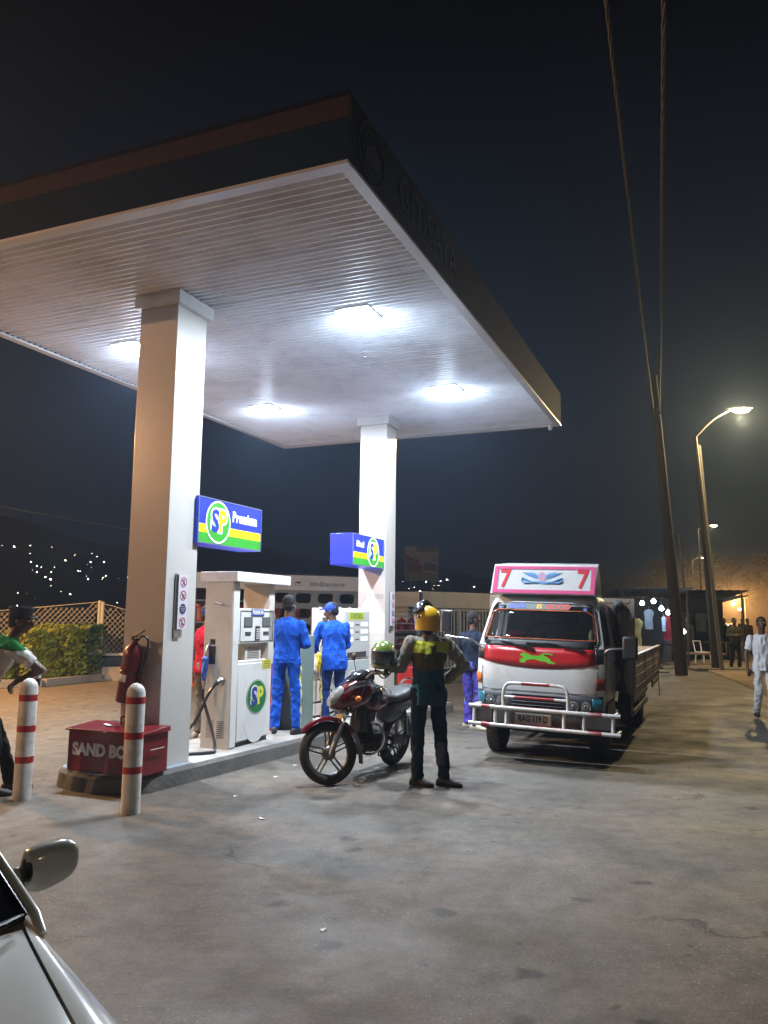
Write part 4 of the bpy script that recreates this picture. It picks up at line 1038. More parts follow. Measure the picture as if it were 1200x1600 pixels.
t8, P8, hp8, R8 = person('motorcyclist in yellow helmet, lime and teal vest and khaki jacket holding the motorcycle', RL, RZ,
    dict(face=(-.75, 1, .05), head=(-.01, .05, 1.6), sl=(-.19, .02, 1.40), sr=(.19, -.02, 1.39), el=tuple(elb), wl=tuple(wl), fl=tuple(gl), er=(.36, -.05, 1.17), wr=(.22, .08, 1.0), fr=(.16, .14, .98),
         hl=(-.1, 0, .9), hr=(.1, 0, .9), kl=(-.11, .02, .49), kr=(.12, -.01, .49), al=(-.12, .0, .08), ar=(.13, -.1, .08), tl=(.35, -.5, 0), tr=(.55, -.6, 0), neck=(0, .01, 1.45)),
    scale=1.0, smats=vest, zone=rider_zone, tmats=[jeans, knee], tzone=lambda c: 1 if (c.x > .05 and .2 < c.z < .42 and c.x < .13) else 0, hem=-.3, slack=1.25, curl=1.1, hair=False)
HY = mat('helmet_yellow', (.62, .38, .015), .16, var=.06, coat=1.0, dirt='#7a5a1c', dirt_amt=.3, dscale=6)
VIS = mat('visor_smoke', (.03, .032, .036), .06, var=.1, coat=1.0)
def helmet(parent, M, shell, up, name='helmet'):
    q = MB(); q.M = M
    q.sph((0, -.012, .04), (.122, .142, .128), 24, 14); q.loft([[(.12 * cos(a), -.02 + .135 * sin(a) , z) for a in [2 * pi * i / 24 for i in range(24)]] for z in (.03, -.05, -.09)])
    o = put(name, remesh(q, .007, 3, mats=[shell], name=name), parent)
    q = MB(); q.M = M
    A = Matrix.Translation((0, .035 if up else 0, .062 if up else 0)) @ Matrix.Rotation(radians(62 if up else 0), 4, 'X')
    rows = []
    for j in range(7):
        e = radians(-38 + 70 * j / 6); rows.append([A @ V((.134 * cos(b) * cos(e * .6), .158 * sin(b) * cos(e * .7) - .012, .03 + .13 * sin(e))) for b in [radians(14 + 152 * i / 14) for i in range(15)]])
    vs = [p for r in rows for p in r]; q.add(vs, [(j * 15 + i, j * 15 + i + 1, (j + 1) * 15 + i + 1, (j + 1) * 15 + i) for j in range(6) for i in range(14)])
    v = q.build('visor', VIS, o); sm = v.modifiers.new('s', 'SOLIDIFY'); sm.thickness = .003
    q = MB(); q.M = M; q.torus(Matrix.Translation((0, -.02, -.09)), .118, .009, 28, 8); q.build('rim_trim', BLACKP, o)
    q = MB(); q.M = M
    for sx in (-1, 1): q.sph((.124 * sx, .02, .05), (.008, .022, .022), 12, 8)
    q.build('visor_hinge', CHROME, o)
    return o
helmet(t8, Matrix.Translation(hp8(0, 0, .0)) @ R8.to_4x4(), HY, True)
# the green helmet hung on the grip
hloc = MW @ (ST @ V((.76, .36, 1.19)))
t = thing('helmet', 'green helmet with dark visor hanging over the motorcycle handlebar', 'helmet', hloc, radians(186))
helmet(t, Matrix.Rotation(radians(-12), 4, 'X'), mat('helmet_green', (.12, .19, .03), .2, var=.1, coat=.9), False, 'shell')
q = MB(); q.tube(bez([(-.1, 0, -.08), (-.06, .03, -.17), (.02, .03, -.2), (.1, 0, -.08)], 5), .007, 6); q.build('chin_strap', BLACKP, t)
# ------------------------------------------------------------------ truck
TW = mat('truck_white', (.62, .63, .62), .3, var=.05, vscale=3, coat=.4, dirt='#7b7468', dirt_amt=.35, dscale=2.5); TR_ = mat('truck_red', (.42, .018, .022), .3, var=.1, coat=.4)
GLASS = mat('truck_glass', (.012, .014, .016), .04, var=.0, alpha=.3, spec=.6); DKIN = mat('cab_interior', (.035, .034, .033), .8, var=.3)
WOOD = mat('truck_board', (.62, .49, .35), .75, var=.3, vscale=5, bump=.4, bscale=35, dirt='#3a3028', dirt_amt=.6, dscale=3); TBRN = mat('truck_frame_brown', (.22, .17, .13), .6, var=.25, dirt='#2e2620', dirt_amt=.5, dscale=3)
trk = thing('truck', 'white flatbed truck with red front band, roof board numbered 7 and striped bull bar', 'truck', SL(-2.0, 10.06, -.016), rot=(0, radians(1.5), YAW))
LV = [(.42, .69, -.58), (.60, .735, -.655), (1.0, .75, -.675), (1.31, .745, -.655), (1.36, .735, -.635), (1.82, .645, -.43), (1.90, .62, -.37), (1.945, .56, -.27), (1.955, .4, -.1)]
US = [-1, -.93, -.78, -.55, -.3, 0, .3, .55, .78, .93, 1]
def cabF(u, z, off=0.0):
    for i in range(len(LV) - 1):
        if LV[i][0] <= z <= LV[i + 1][0]:
            k = (z - LV[i][0]) / (LV[i + 1][0] - LV[i][0]); hw = LV[i][1] + (LV[i + 1][1] - LV[i][1]) * k; yf = LV[i][2] + (LV[i + 1][2] - LV[i][2]) * k; break
    return V((u * (hw + off * abs(u) ** 8), yf + .13 * abs(u) ** 6 - off * (1 - abs(u) ** 8), z))
YS = [.05, .12, .34, .58, .92]
q = MB(); rings = []
for z, hw, yf in LV:
    r = [cabF(u, z) for u in US]; c = r[-1].y; yb = .66
    r += [V((hw, c + (yb - c) * t, z)) for t in YS] + [V((hw * .97, yb, z)), V((0, yb, z)), V((-hw * .97, yb, z))] + [V((-hw, c + (yb - c) * t, z)) for t in reversed(YS)]
    rings.append(r)
n = len(rings[0]); nu = len(US)
for r in rings: q.v += r
for j in range(len(rings) - 1):
    for i in range(n):
        if j == 4 and 1 <= i < nu - 2: continue
        if j == 4 and (nu <= i < nu + 3 or n - 4 <= i < n - 1): continue
        a = j * n; q.f.append((a + i, a + (i + 1) % n, a + n + (i + 1) % n, a + n + i)); q.mi.append(0)
q.f.append(tuple(range((len(rings) - 1) * n, len(rings) * n))); q.mi.append(0)
cab = q.build('cab', TW, trk, smooth=42); sm = cab.modifiers.new('s', 'SOLIDIFY'); sm.thickness = .02; sm.offset = -1
def patch(name, m, u0, u1, zl, zh, off, nn=16, nz=3, parent=trk, th=.006):
    q = MB(); k = nz + 1; vs = []
    for i in range(nn + 1):
        u = u0 + (u1 - u0) * i / nn; a = zl(u) if callable(zl) else zl; b = zh(u) if callable(zh) else zh
        for j in range(k): vs.append(cabF(u, a + (b - a) * j / nz, off))
    q.add(vs, [(i * k + j, (i + 1) * k + j, (i + 1) * k + j + 1, i * k + j + 1) for i in range(nn) for j in range(nz)])
    o = q.build(name, m, parent, smooth=60); s_ = o.modifiers.new('s', 'SOLIDIFY'); s_.thickness = th; s_.offset = 0; return o
patch('windscreen', GLASS, -.935, .935, 1.345, 1.835, -.004, 20, 4)
RUB = mat('window_rubber', (.02, .02, .022), .5)
q = MB()
loop = [cabF(-.9, 1.36), cabF(-.5, 1.355), cabF(0, 1.355), cabF(.5, 1.355), cabF(.9, 1.36), cabF(.935, 1.42), cabF(.935, 1.6), cabF(.93, 1.78), cabF(.88, 1.83), cabF(.5, 1.84), cabF(0, 1.84), cabF(-.5, 1.84), cabF(-.88, 1.83), cabF(-.93, 1.78), cabF(-.935, 1.6), cabF(-.935, 1.42)]
q.tube(loop, .013, 8, closed=True); q.build('windscreen_seal', RUB, trk)
patch('scuttle_panel', BLACKP, -.86, .86, 1.325, 1.42, .004, 16, 3)
patch('front_band', TR_, -.87, .87, lambda u: 1.085 + .085 * u * u, 1.325, .004)
patch('corner_vent', BLACKP, .875, .985, lambda u: 1.12 + .05 * u * u, 1.335, .005, 6, 2); patch('corner_vent', BLACKP, -.985, -.875, lambda u: 1.12 + .05 * u * u, 1.335, .005, 6, 2)
patch('grille_band', DGREY, -.985, .985, .585, .80, .004)
q = MB()
for k in range(5): q.tube([cabF(u, .615 + k * .04, .012) for u in [-.4 + .8 * i / 8 for i in range(9)]], .008, 6)
q.build('grille_bars', BLACKP, trk)
patch('corner_lamp', mat('teal_lamp', (.02, .14, .19), .15, coat=1), .84, .985, .6, .77, .009, 6, 2); patch('corner_lamp', mat('teal_lamp', (.02, .14, .19), .15), -.985, -.86, .6, .77, .009, 6, 2)
OR_ = mat('orange_lamp', (.6, .14, .02), .2, coat=.6); o = patch('indicator', OR_, -1.0, -.91, .88, 1.0, .009, 5, 2); o = patch('indicator', mat('dull_red_lamp', (.2, .03, .02), .25), .885, 1.0, .87, 1.0, .009, 6, 2)
q = MB()
for u in (-.90, .90): q.tube([cabF(u, z, .003) for z in (.44, .7, .9, 1.08)], .003, 5)
q.tube([cabF(u, .82, .003) for u in [-.9 + 1.8 * i / 10 for i in range(11)]], .003, 5)
q.build('panel_gap', DGREY, trk)
for u in (-.74, -.56, .56, .74):
    c = cabF(u, .685, .006); F = FY((c.x, c.y, c.z))
    q = MB(); q.torus(F, .062, .008, 28, 8); hl = q.build('headlamp', CHROME, trk)
    q = MB(); q.M = F; q.m = 0; q.lathe([(0, .016), (.03, .013), (.056, .004), (.056, 0), (0, 0)], n=24); q.m = 1; q.torus(Matrix.Translation((0, 0, .012)), .034, .004, 20, 6); q.sph((0, 0, .016), (.012, .012, .008), 10, 6); q.build('lens', [mat('lens_grey', (.22, .24, .25), .06, .3, var=.2, vscale=40, coat=1), CHROME], hl)
# number plate, bull bar
q = MB(); q.box(-.2, .21, -.905, -.898, .465, .59); npz = q.build('number_plate', mat('plate_white', (.5, .5, .48), .5, var=.08, dirt='#6b5a44', dirt_amt=.5, dscale=8), trk)
q = MB(); q.text('RAG 119 D', .095, FY((.005, -.9055, .528)), .002, .003, .74); q.build('lettering', INK, npz)
q = MB(); q.m = 0
BW = mat('bar_white', (.62, .61, .58), .35, var=.06, vscale=9, dirt='#6a5c4a', dirt_amt=.4, dscale=8); BR = mat('bar_red', (.30, .02, .025), .4, var=.15, vscale=14)
YB = -.93
def bar_run(pts, r=.022):
    q.m = 0; q.tube(pts, r, 12)
def reds(a, b, r=.0235):
    q.m = 1; q.tube([a, b], r, 12)
U = [(-.66, -.72, .64), (-.68, YB + .02, .64), (-.6, YB - .02, .64), (.84, YB - .02, .64), (.9, YB + .02, .64), (.91, -.72, .64)]
Lw = [(-.66, -.72, .44), (-.68, YB + .02, .44), (-.6, YB - .02, .44), (.84, YB - .02, .44), (.92, YB + .01, .44), (.94, -.7, .44)]
bar_run(bez(U, 3)); bar_run(bez(Lw, 3))
for x in (-.67, -.42, -.29, .36, .58, .89): bar_run([(x, YB - .01, .44), (x, YB - .01, .64)], .02)
bar_run(bez([(-.33, YB, .64), (-.33, YB - .01, .80), (-.30, YB - .01, .89), (-.2, YB - .01, .92), (.27, YB - .01, .92), (.37, YB - .01, .89), (.40, YB - .01, .80), (.40, YB, .64)], 4), .019); bar_run([(-.32, YB - .01, .765), (.39, YB - .01, .765)], .015)
reds((-.12, YB - .01, .921), (.2, YB - .01, .921), .0205); reds((-.2, YB - .01, .765), (.25, YB - .01, .765), .0165)
for z in (.64, .44): reds((-.3, YB - .02, z), (.3 + .05, YB - .02, z)); reds((-.58, YB - .02, z), (-.48, YB - .02, z)); reds((.62, YB - .02, z), (.77, YB - .02, z))
q.build('bull_bar', [BW, BR], trk)
q = MB(); q.box(-.68, -.48, -.86, -.84, .47, .61); q.box(.6, .86, -.86, -.84, .47, .61); q.box(-.7, .8, -.84, -.7, .46, .6); q.build('bumper', mat('bumper_dark', (.06, .05, .045), .5, var=.2), trk)
# wipers
q = MB()
for x0 in (.0, .42):
    q.bar(cabF(-.86 + x0 * 1.6, 1.372, .02), cabF(-.42 + x0 * 1.7, 1.372, .02), .012, .018)
    q.tube([cabF(-.1 + x0 * 1.85, 1.30, .03), cabF(-.42 + x0 * 1.8, 1.365, .03), cabF(-.6 + x0 * 1.75, 1.385, .025)], .006, 6); q.sph(cabF(-.1 + x0 * 1.85, 1.30, .02), .014, 8, 6)
    q.bar(cabF(-.38 + x0 * 1.85, 1.352, .028), cabF(-.05 + x0 * 1.85, 1.315, .028), .03, .012)
q.build('wiper', BLACKP, trk)
# writing on the windscreen
F = FR(cabF(-.05, 1.80, .012), (1, 0, 0), (0, .21, .46))
q = MB(); q.m = 0; q.prism([(-.40, -.035), (.36, -.035), (.36, .042), (-.40, .042)], F, 0, .001); q.build('sun_strip', mat('sun_strip_green', (.10, .15, .13), .5), trk)
q = MB(); T = Matrix.Translation
q.m = 0; q.text('GOD', .085, F @ T((-.27, .003, .002)), .002, .003, 1.12, .2); q.m = 1; q.text('IS', .085, F @ T((.0, .003, .002)), .002, .003, 1.1, .2); q.m = 2; q.text('GOOD', .085, F @ T((.225, .003, .002)), .002, .003, 1.12, .2)
q.build('lettering', [mat('text_blue', (.03, .07, .6), .5, emit=(.03, .06, .6), estr=.12), mat('text_yellow', (.75, .42, .02), .5), mat('text_red', (.7, .05, .03), .5)], trk)
def star(c, r): return [(c[0] + (r if k % 2 == 0 else r * .42) * sin(pi * k / 5), c[1] + (r if k % 2 == 0 else r * .42) * cos(pi * k / 5)) for k in range(10)]
for u in (-.78, .78):
    q = MB(); q.prism(star((0, 0), .032), FR(cabF(u, 1.785, .01), (1, 0, 0), (0, .21, .46)), 0, .002); q.build('star_sticker', mat('star_blue', (.05, .15, .55), .5), trk)
q = MB(); OT = mat('orange_trim', (.75, .17, .05), .5)
q.tube([cabF(u, z, .008) for u, z in ((-.93, 1.72), (-.8, 1.765), (-.5, 1.757), (0, 1.757), (.5, 1.757), (.78, 1.765), (.93, 1.70))], .005, 6)
q.tube([cabF(u, 1.425, .008) for u in [-.93 + 1.86 * i / 10 for i in range(11)]], .004, 6)
for s_ in (-1, 1):
    q.tube([cabF(.925 * s_, z, .008) for z in (1.43, 1.55, 1.71)], .003, 5)
    for k in range(12): q.cyl(cabF(.925 * s_, 1.45 + k * .022, .008), cabF(.885 * s_, 1.45 + k * .022, .008), .004, n=5)
q.build('trim_string', OT, trk)
# leaping cat
cat = [(-.225, -.045), (-.205, -.06), (-.15, -.058), (-.145, -.035), (-.10, -.02), (-.04, -.012), (.03, -.03), (.10, -.038), (.14, -.055), (.21, -.062), (.225, -.045), (.17, -.03), (.16, -.005), (.11, .025), (.075, .035), (.09, .052), (.15, .048), (.185, .036), (.19, .05), (.15, .064), (.08, .07), (.045, .05), (.02, .034), (-.06, .03), (-.12, .052), (-.155, .06), (-.17, .075), (-.18, .058), (-.205, .05), (-.215, .03), (-.20, .02), (-.175, .015), (-.185, -.01), (-.215, -.012), (-.225, -.026), (-.19, -.03)]
q = MB(); q.prism([(x * .95, z * .95) for x, z in cat], FY((-.0, cabF(0, 1.19, .0).y - .0075, 1.20)), 0, .003); q.build('cat_emblem', mat('lime_emblem', (.15, .52, .04), .4), trk)
# roof board
q = MB(); q.hexa([(-.64, -.46, 1.945), (.63, -.46, 1.945), (.63, .12, 1.945), (-.64, .12, 1.945)], [(-.60, -.40, 2.31), (.66, -.40, 2.31), (.60, .1, 2.36), (-.55, .1, 2.36)])
rb = q.build('roof_board', mat('board_white', (.6, .61, .62), .22, var=.04, coat=.5), trk, .01)
up = V((0, .06, .365)).normalized(); F = FR((.005, -.4345, 2.127), (1, 0, 0), up)
q = MB(); o_ = [(-.615, -.168), (.615, -.168), (.63, .165), (-.595, .165)]; i_ = [(-.56, -.125), (.565, -.125), (.575, .13), (-.545, .13)]
for k in range(4): q.prism([o_[k], o_[(k + 1) % 4], i_[(k + 1) % 4], i_[k]], F, 0, .003)
q.build('pink_border', mat('board_pink', (.62, .10, .25), .3, var=.12, vscale=9, coat=.5), rb)
q = MB(); q.text('7', .31, F @ T((-.46, .0, .001)), .002, .004, .9); q.text('7', .31, F @ T((.475, .0, .001)), .002, .004, .9); q.build('numeral', mat('board_red', (.62, .04, .05), .35), rb)
E1, E2, E3 = mat('emblem_blue', (.12, .3, .55), .4), mat('emblem_pink', (.5, .3, .42), .4), mat('emblem_dark', (.06, .1, .25), .4)
q = MB(); G = F @ T((-.01, .02, 0))
for s_ in (-1, 1):
    q.m = 0; q.prism([(s_ * a, b) for a, b in ((.03, .0), (.05, .035), (.09, .062), (.15, .072), (.21, .066), (.25, .07), (.20, .05), (.17, .03), (.12, .01), (.07, -.01))], G, 0, .002)
    q.m = 2
    for k in range(5): q.prism([(s_ * (.06 + k * .032), .005 + k * .008), (s_ * (.09 + k * .03), .042 + k * .005), (s_ * (.095 + k * .03), .04 + k * .005), (s_ * (.066 + k * .032), .003 + k * .008)], G, .002, .003)
    q.m = 0; q.tube([G @ V(p) for p in ((s_ * .05, -.055, .003), (s_ * .12, -.05, .003), (s_ * .18, -.025, .003), (s_ * .24, .0, .003), (s_ * .245, -.035, .003), (s_ * .2, -.06, .003), (s_ * .14, -.055, .003))], .011, 6)
q.m = 1; q.prism([(-.03, .06), (.0, .075), (.03, .06), (.05, .02), (.03, -.04), (.01, -.055), (-.02, -.04), (-.04, -.01), (-.045, .03)], G, 0, .003)
q.m = 0; q.prism([(-.22, -.075), (-.05, -.06), (.05, -.075), (.2, -.07), (.2, -.045), (.05, -.05), (-.05, -.035), (-.22, -.05)], G, 0, .0035)
q.build('eagle_emblem', [E1, E2, E3], rb)
# side glass, doors, mirrors
for s_ in (-1, 1):
    q = MB(); a = cabF(s_, 1.36); b = cabF(s_, 1.82)
    q.add([(a.x, a.y + .09, 1.36), (a.x, .50, 1.36), (b.x, .50, 1.81), (b.x, b.y + .08, 1.81)], [(0, 1, 2, 3)]); q.build('side_window', mat('side_glass', (.01, .011, .013), .06, var=0, alpha=.8), trk)
    q = MB(); xx = s_ * .757
    q.tube([(xx, -.42, .62), (xx, -.42, 1.31)], .004, 5); q.tube([(xx, .5, .7), (xx, .5, 1.33)], .004, 5); q.build('door_gap', DGREY, trk)
    q = MB(); q.box(min(xx, xx + s_ * .02), max(xx, xx + s_ * .02), .36, .47, 1.12, 1.15); q.build('door_handle', BLACKP, trk, .004)
    q = MB(); q.box(s_ * .66 - .1, s_ * .66 + .1, -.36, .40, .40, .44); q.hexa([(s_ * .54, -.42, .42), (s_ * .762, -.42, .42), (s_ * .762, .46, .42), (s_ * .54, .46, .42)], [(s_ * .54, -.3, .70), (s_ * .762, -.3, .70), (s_ * .762, .34, .70), (s_ * .54, .34, .70)]); q.build('wheel_arch', BLACKP, trk)
q = MB(); q.tube(bez([(-.735, -.52, 1.3), (-.82, -.62, 1.38), (-1.02, -.66, 1.40), (-1.14, -.66, 1.41)], 4), .011, 8); q.tube(bez([(-1.14, -.66, 1.41), (-1.17, -.66, 1.5), (-1.12, -.66, 1.55)], 4), .008, 6); mr = q.build('mirror_arm', STEEL, trk)
q = MB(); q.box(-1.19, -1.07, -.675, -.645, 1.46, 1.72); mh = q.build('mirror', BLACKP, trk, .02)
q = MB(); q.tube([(-1.195, -.66, 1.46), (-1.195, -.66, 1.72), (-1.065, -.66, 1.72), (-1.065, -.66, 1.46)], .006, 6, closed=True); q.build('mirror_frame', STEEL, mh)
q = MB(); q.tube(bez([(.735, -.5, 1.26), (.76, -.62, 1.3), (.82, -.64, 1.345), (1.0, -.62, 1.36)], 4), .013, 8); q.build('mirror_arm', STEEL, trk)
q = MB(); q.box(.95, 1.12, -.64, -.58, 1.24, 1.5); q.build('mirror', BLACKP, trk, .025)
# cab interior
q = MB(); q.box(-.66, .66, -.5, -.2, 1.15, 1.36); q.build('dashboard', DKIN, trk, .03)
q = MB(); q.box(-.6, -.1, .25, .4, .95, 1.5); q.box(.12, .6, .25, .4, .95, 1.5); q.box(-.24, .3, .3, .38, 1.58, 1.76); q.build('seat_back', mat('seat_grey', (.09, .09, .088), .8), trk, .03)
q = MB(); q.sph((-.42, .1, 1.42), (.12, .08, .08), 14, 10); q.build('seat_cover', mat('cloth_red_seat', (.3, .02, .025), .85), trk)
q = MB()
for k, x in enumerate((-.56, -.53, -.50, -.47)): q.tube([(x, -.34 - .02 * (k % 2), 1.40), (x + .03, -.28 - .02 * (k % 2), 1.76)], .02, 8)
q.build('curtain', mat('curtain_cream', (.4, .42, .38), .9), trk)
q = MB(); q.lathe([(0, 0), (.028, 0), (.028, .12), (.014, .15), (.014, .18), (0, .18)], Matrix.Translation((.585, -.47, 1.375))); q.build('bottle', mat('bottle_green', (.2, .3, .16), .2), trk)
q = MB(); q.hexa([(.25, -.5, 1.36), (.56, -.5, 1.36), (.56, -.3, 1.36), (.25, -.3, 1.36)], [(.3, -.48, 1.38), (.5, -.48, 1.375), (.5, -.33, 1.38), (.3, -.33, 1.385)]); q.build('dash_papers', mat('tan_paper', (.35, .28, .2), .9), trk)
# wheels
def twheel(x, y, parent, tw, dz):
    B = Matrix.Translation((x, y, .31 + dz)) @ Matrix.Rotation(pi / 2, 4, 'Y')
    q = MB(); q.M = B; q.lathe([(.16, -tw), (.27, -tw), (.3, -tw * .8), (.31, -tw * .5), (.31, tw * .5), (.3, tw * .8), (.27, tw), (.16, tw)], n=36)
    for k in range(36):
        a = 2 * pi * k / 36; q.bar((.308 * cos(a), .308 * sin(a), -tw * .8), (.308 * cos(a), .308 * sin(a), -tw * .1), .014, .012); q.bar((.308 * cos(a + .08), .308 * sin(a + .08), tw * .1), (.308 * cos(a + .08), .308 * sin(a + .08), tw * .8), .014, .012)
    w = q.build('wheel', RUBBER, parent)
    q = MB(); q.M = B; q.lathe([(0, -tw * .6), (.16, -tw * .8), (.165, -tw), (.165, tw), (.16, tw * .8), (0, tw * .6)], n=24); q.build('rim', STEEL, w)
for x, dz in ((-.62, .0), (.62, .033)): twheel(x, 0, trk, .09, dz)
for x, dz in ((-.6, .0), (.66, .033)): twheel(x, 3.35, trk, .17, dz)
q = MB(); q.cyl((-.6, 0, .31), (.6, 0, .31), .05); q.cyl((-.6, 3.35, .31), (.6, 3.35, .31), .06); q.box(-.4, -.32, -.5, 5.3, .55, .7); q.box(.32, .4, -.5, 5.3, .55, .7); q.box(-.3, .3, -.2, .6, .35, .6); q.build('chassis', BLACKP, trk)
# flatbed
q = MB(); q.box(-.93, .93, .74, 5.55, .76, .82); q.box(-.95, -.9, .74, 5.55, .70, .80); q.box(.9, .95, .74, 5.55, .70, .80); q.build('bed_floor', TBRN, trk, .004)
for s_ in (-1, 1):
    q = MB(); x0, x1 = (s_ * .955, s_ * .925)
    for k in range(3): q.box(min(x0, x1), max(x0, x1), .78, 5.5, .83 + k * .125, .945 + k * .125)
    for yy in (.80, 2.35, 3.9, 5.44): q.box(min(s_ * .97, s_ * .955), max(s_ * .97, s_ * .955), yy, yy + .06, .81, 1.21)
    q.build('side_board', WOOD, trk, .006)
    q = MB(); q.box(min(s_ * .975, s_ * .915), max(s_ * .975, s_ * .915), .78, 5.5, 1.205, 1.23); q.build('board_rail', mat('lit_rail', (.68, .66, .6), .6, var=.3, vscale=8), trk, .004)  # rail paler than the boards: lamplight put into its colour
    q = MB()
    for z in (.46, .62): q.box(min(s_ * .95, s_ * .925), max(s_ * .95, s_ * .925), .85, 2.9, z, z + .07)
    for yy in (.9, 1.9, 2.8): q.box(min(s_ * .925, s_ * .9), max(s_ * .925, s_ * .9), yy, yy + .05, .44, .76)
    gm_ = mat('guard_pale', (.34, .3, .23), .6, var=.25, vscale=7, dirt='#3a3128', dirt_amt=.5)
    q2 = MB(); q2.box(min(s_ * .95, s_ * .925), max(s_ * .95, s_ * .925), 4.0, 5.2, .6, .67); q2.box(min(s_ * .926, s_ * .9), max(s_ * .926, s_ * .9), 4.3, 4.35, .55, .76); q2.build('rear_guard', gm_, trk, .004)
    q.build('side_guard', mat('guard_pale', (.34, .3, .23), .6, var=.25, vscale=7, dirt='#3a3128', dirt_amt=.5), trk, .004)
q = MB()
for k in range(3): q.box(-.93, .93, 5.5, 5.53, .83 + k * .125, .945 + k * .125)
q.build('tailboard', WOOD, trk, .006)
q = MB(); q.box(-.93, .93, .74, .77, .82, 1.90); q.build('headboard', TBRN, trk, .004)
q = MB(); q.box(-.96, -.90, .735, .80, .72, 1.95); q.box(.90, .96, .735, .80, .72, 1.95); q.box(-.899, .899, .73, .79, 1.89, 1.95); q.box(-.6, -.55, .728, .74, .84, 1.88); q.box(.4, .45, .728, .74, .84, 1.88); q.build('headboard_frame', mat('frame_tan', (.22, .185, .15), .6, var=.25, dirt='#2e2620', dirt_amt=.4), trk, .004)
q = MB(); q.tube(bez([(.80, .70, 1.86), (.74, .64, 1.8), (.76, .60, 1.4), (.82, .62, 1.0), (.8, .66, .8)], 5), [.05 + .03 * sin(k * .7) for k in range(21)], 10); q.build('rolled_tarpaulin', mat('dark_tarp', (.015, .017, .02), .7, bump=.3), trk)
q = MB()
for k in range(7): q.tube(bez([(-.6 + .2 * k, 5.2, .85), (-.5 + .2 * k, 4.8, 1.0 + .05 * (k % 2)), (-.55 + .2 * k, 4.5, .86)], 4), .03, 6)
q.build('rope_coils', mat('grey_rope', (.2, .2, .19), .9), trk)
q = MB(); q.tube([(.93, 5.55, .82), (.95, 5.56, .3)], .008, 6); q.build('strap', RED, trk)

# ------------------------------------------------------------------ white car in the lower left corner
CP = mat('car_pearl_white', (.82, .81, .75), .16, var=.03, coat=.9); CGL = mat('car_glass', (.006, .007, .012), .05, var=0, coat=.5); CBK = mat('car_black_trim', (.008, .008, .01), .3)
cz = thing('car', 'white car with grey door mirror, only its bonnet corner and windscreen edge in view', 'car', (-.94, 2.28, 0), atan2(-.67, .74))
def hz(u, v): return .826 - .20 * u - .05 * u * u + .035 * (1 - ((v + .70) / .70) ** 2)
def seam(u): return -.03 - .075 * min(1, max(0, u) / .5) ** .8 - .02 * max(0, u - .5)
q = MB(); NU, NV = 26, 22; vs = []
for i in range(NU + 1):
    for j in range(NV + 1):
        t_ = j / NV; ub = .03 + .12 * (1 - (2 * t_ - 1) ** 2)
        u = ub + (1.2 - ub) * i / NU; v0 = seam(u) - .004; v = v0 + (-1.4 - 2 * v0 + .0) * t_ if False else v0 + (-1.4 - v0 - v0) * t_
        vs.append((u, v, hz(u, v) + (-.006 if j in (0, NV) else 0)))
q.add(vs, [(i * (NV + 1) + j, (i + 1) * (NV + 1) + j, (i + 1) * (NV + 1) + j + 1, i * (NV + 1) + j + 1) for i in range(NU) for j in range(NV)]); q.build('bonnet', CP, cz, smooth=60)
for sgn in (1, -1):
    q = MB(); rings = []
    for i in range(25):
        u = -.05 + 1.3 * i / 24; s0 = seam(u) + .003; z = hz(u, s0)
        ring = [(s0 - .004, z - .03), (s0, z - .001), (s0 * .6, z - .003), (s0 * .25 + .004, z - .012), (.012, z - .035), (.028, z - .08), (.045, z - .16), (.06, z - .28), (.06, .3), (.0, .3)]
        rings.append([V((u, v if sgn > 0 else -1.4 - v, zz)) for v, zz in ring])
    q.loft(rings); q.build('front_wing', CP, cz, smooth=50)
q = MB(); vs = []
for i in range(9):
    for j in range(17):
        a = i / 8; t_ = j / 16; bul = 1 - (2 * t_ - 1) ** 2
        vs.append((-.005 + .11 * bul + (-.66) * a, -.015 - .10 * a - (1.37 - .2 * a) * t_, .838 + .40 * a + .01 * bul - .03 * a * a))
q.add(vs, [(i * 17 + j, (i + 1) * 17 + j, (i + 1) * 17 + j + 1, i * 17 + j + 1) for i in range(8) for j in range(16)]); q.build('windscreen', CGL, cz, smooth=60)
q = MB()
q.tube([(.0 + .13 * (1 - (2 * t_ - 1) ** 2) + .0, -.03 - 1.34 * t_, .838) for t_ in [k / 16 for k in range(17)]], .011, 8)
q.tube([(-.66 * a - .002, -.02 - .10 * a, .842 + .40 * a - .03 * a * a) for a in [k / 8 for k in range(9)]], .006, 8)
q.build('screen_seal', CBK, cz)
q = MB(); q.tube([(.10, -.25, .85), (.06, -.1, .852), (.03, -.05, .85)], .007, 6); q.tube([(.06, -.12, .862), (-.02, -.5, .885)], .006, 6); q.build('wiper', CBK, cz)
for sgn in (1, -1):
    f = (lambda v: v) if sgn > 0 else (lambda v: -1.4 - v)
    q = MB(); q.tube([V((.07, f(-.004), .805))] + [V((-.66 * a, f(.006 - .10 * a), .835 + .40 * a - .03 * a * a)) for a in [k / 10 for k in range(11)]], [.012] + [.015] * 11, 12); q.build('pillar', CP, cz, smooth=60)
    q = MB(); q.hexa([(-.02, f(.0), .3), (-.02, f(.065), .3), (-1.1, f(.075), .3), (-1.1, f(.0), .3)], [(-.02, f(.0), .80), (-.02, f(.03), .795), (-1.1, f(.04), .80), (-1.1, f(.0), .81)]); q.build('door', CP, cz, .015)
    q = MB(); q.add([(-.04, f(.012), .80), (-1.05, f(.02), .815), (-1.0, f(-.09), 1.19), (-.66, f(-.08), 1.19)], [(0, 1, 2, 3)]); q.build('side_window', CGL, cz)
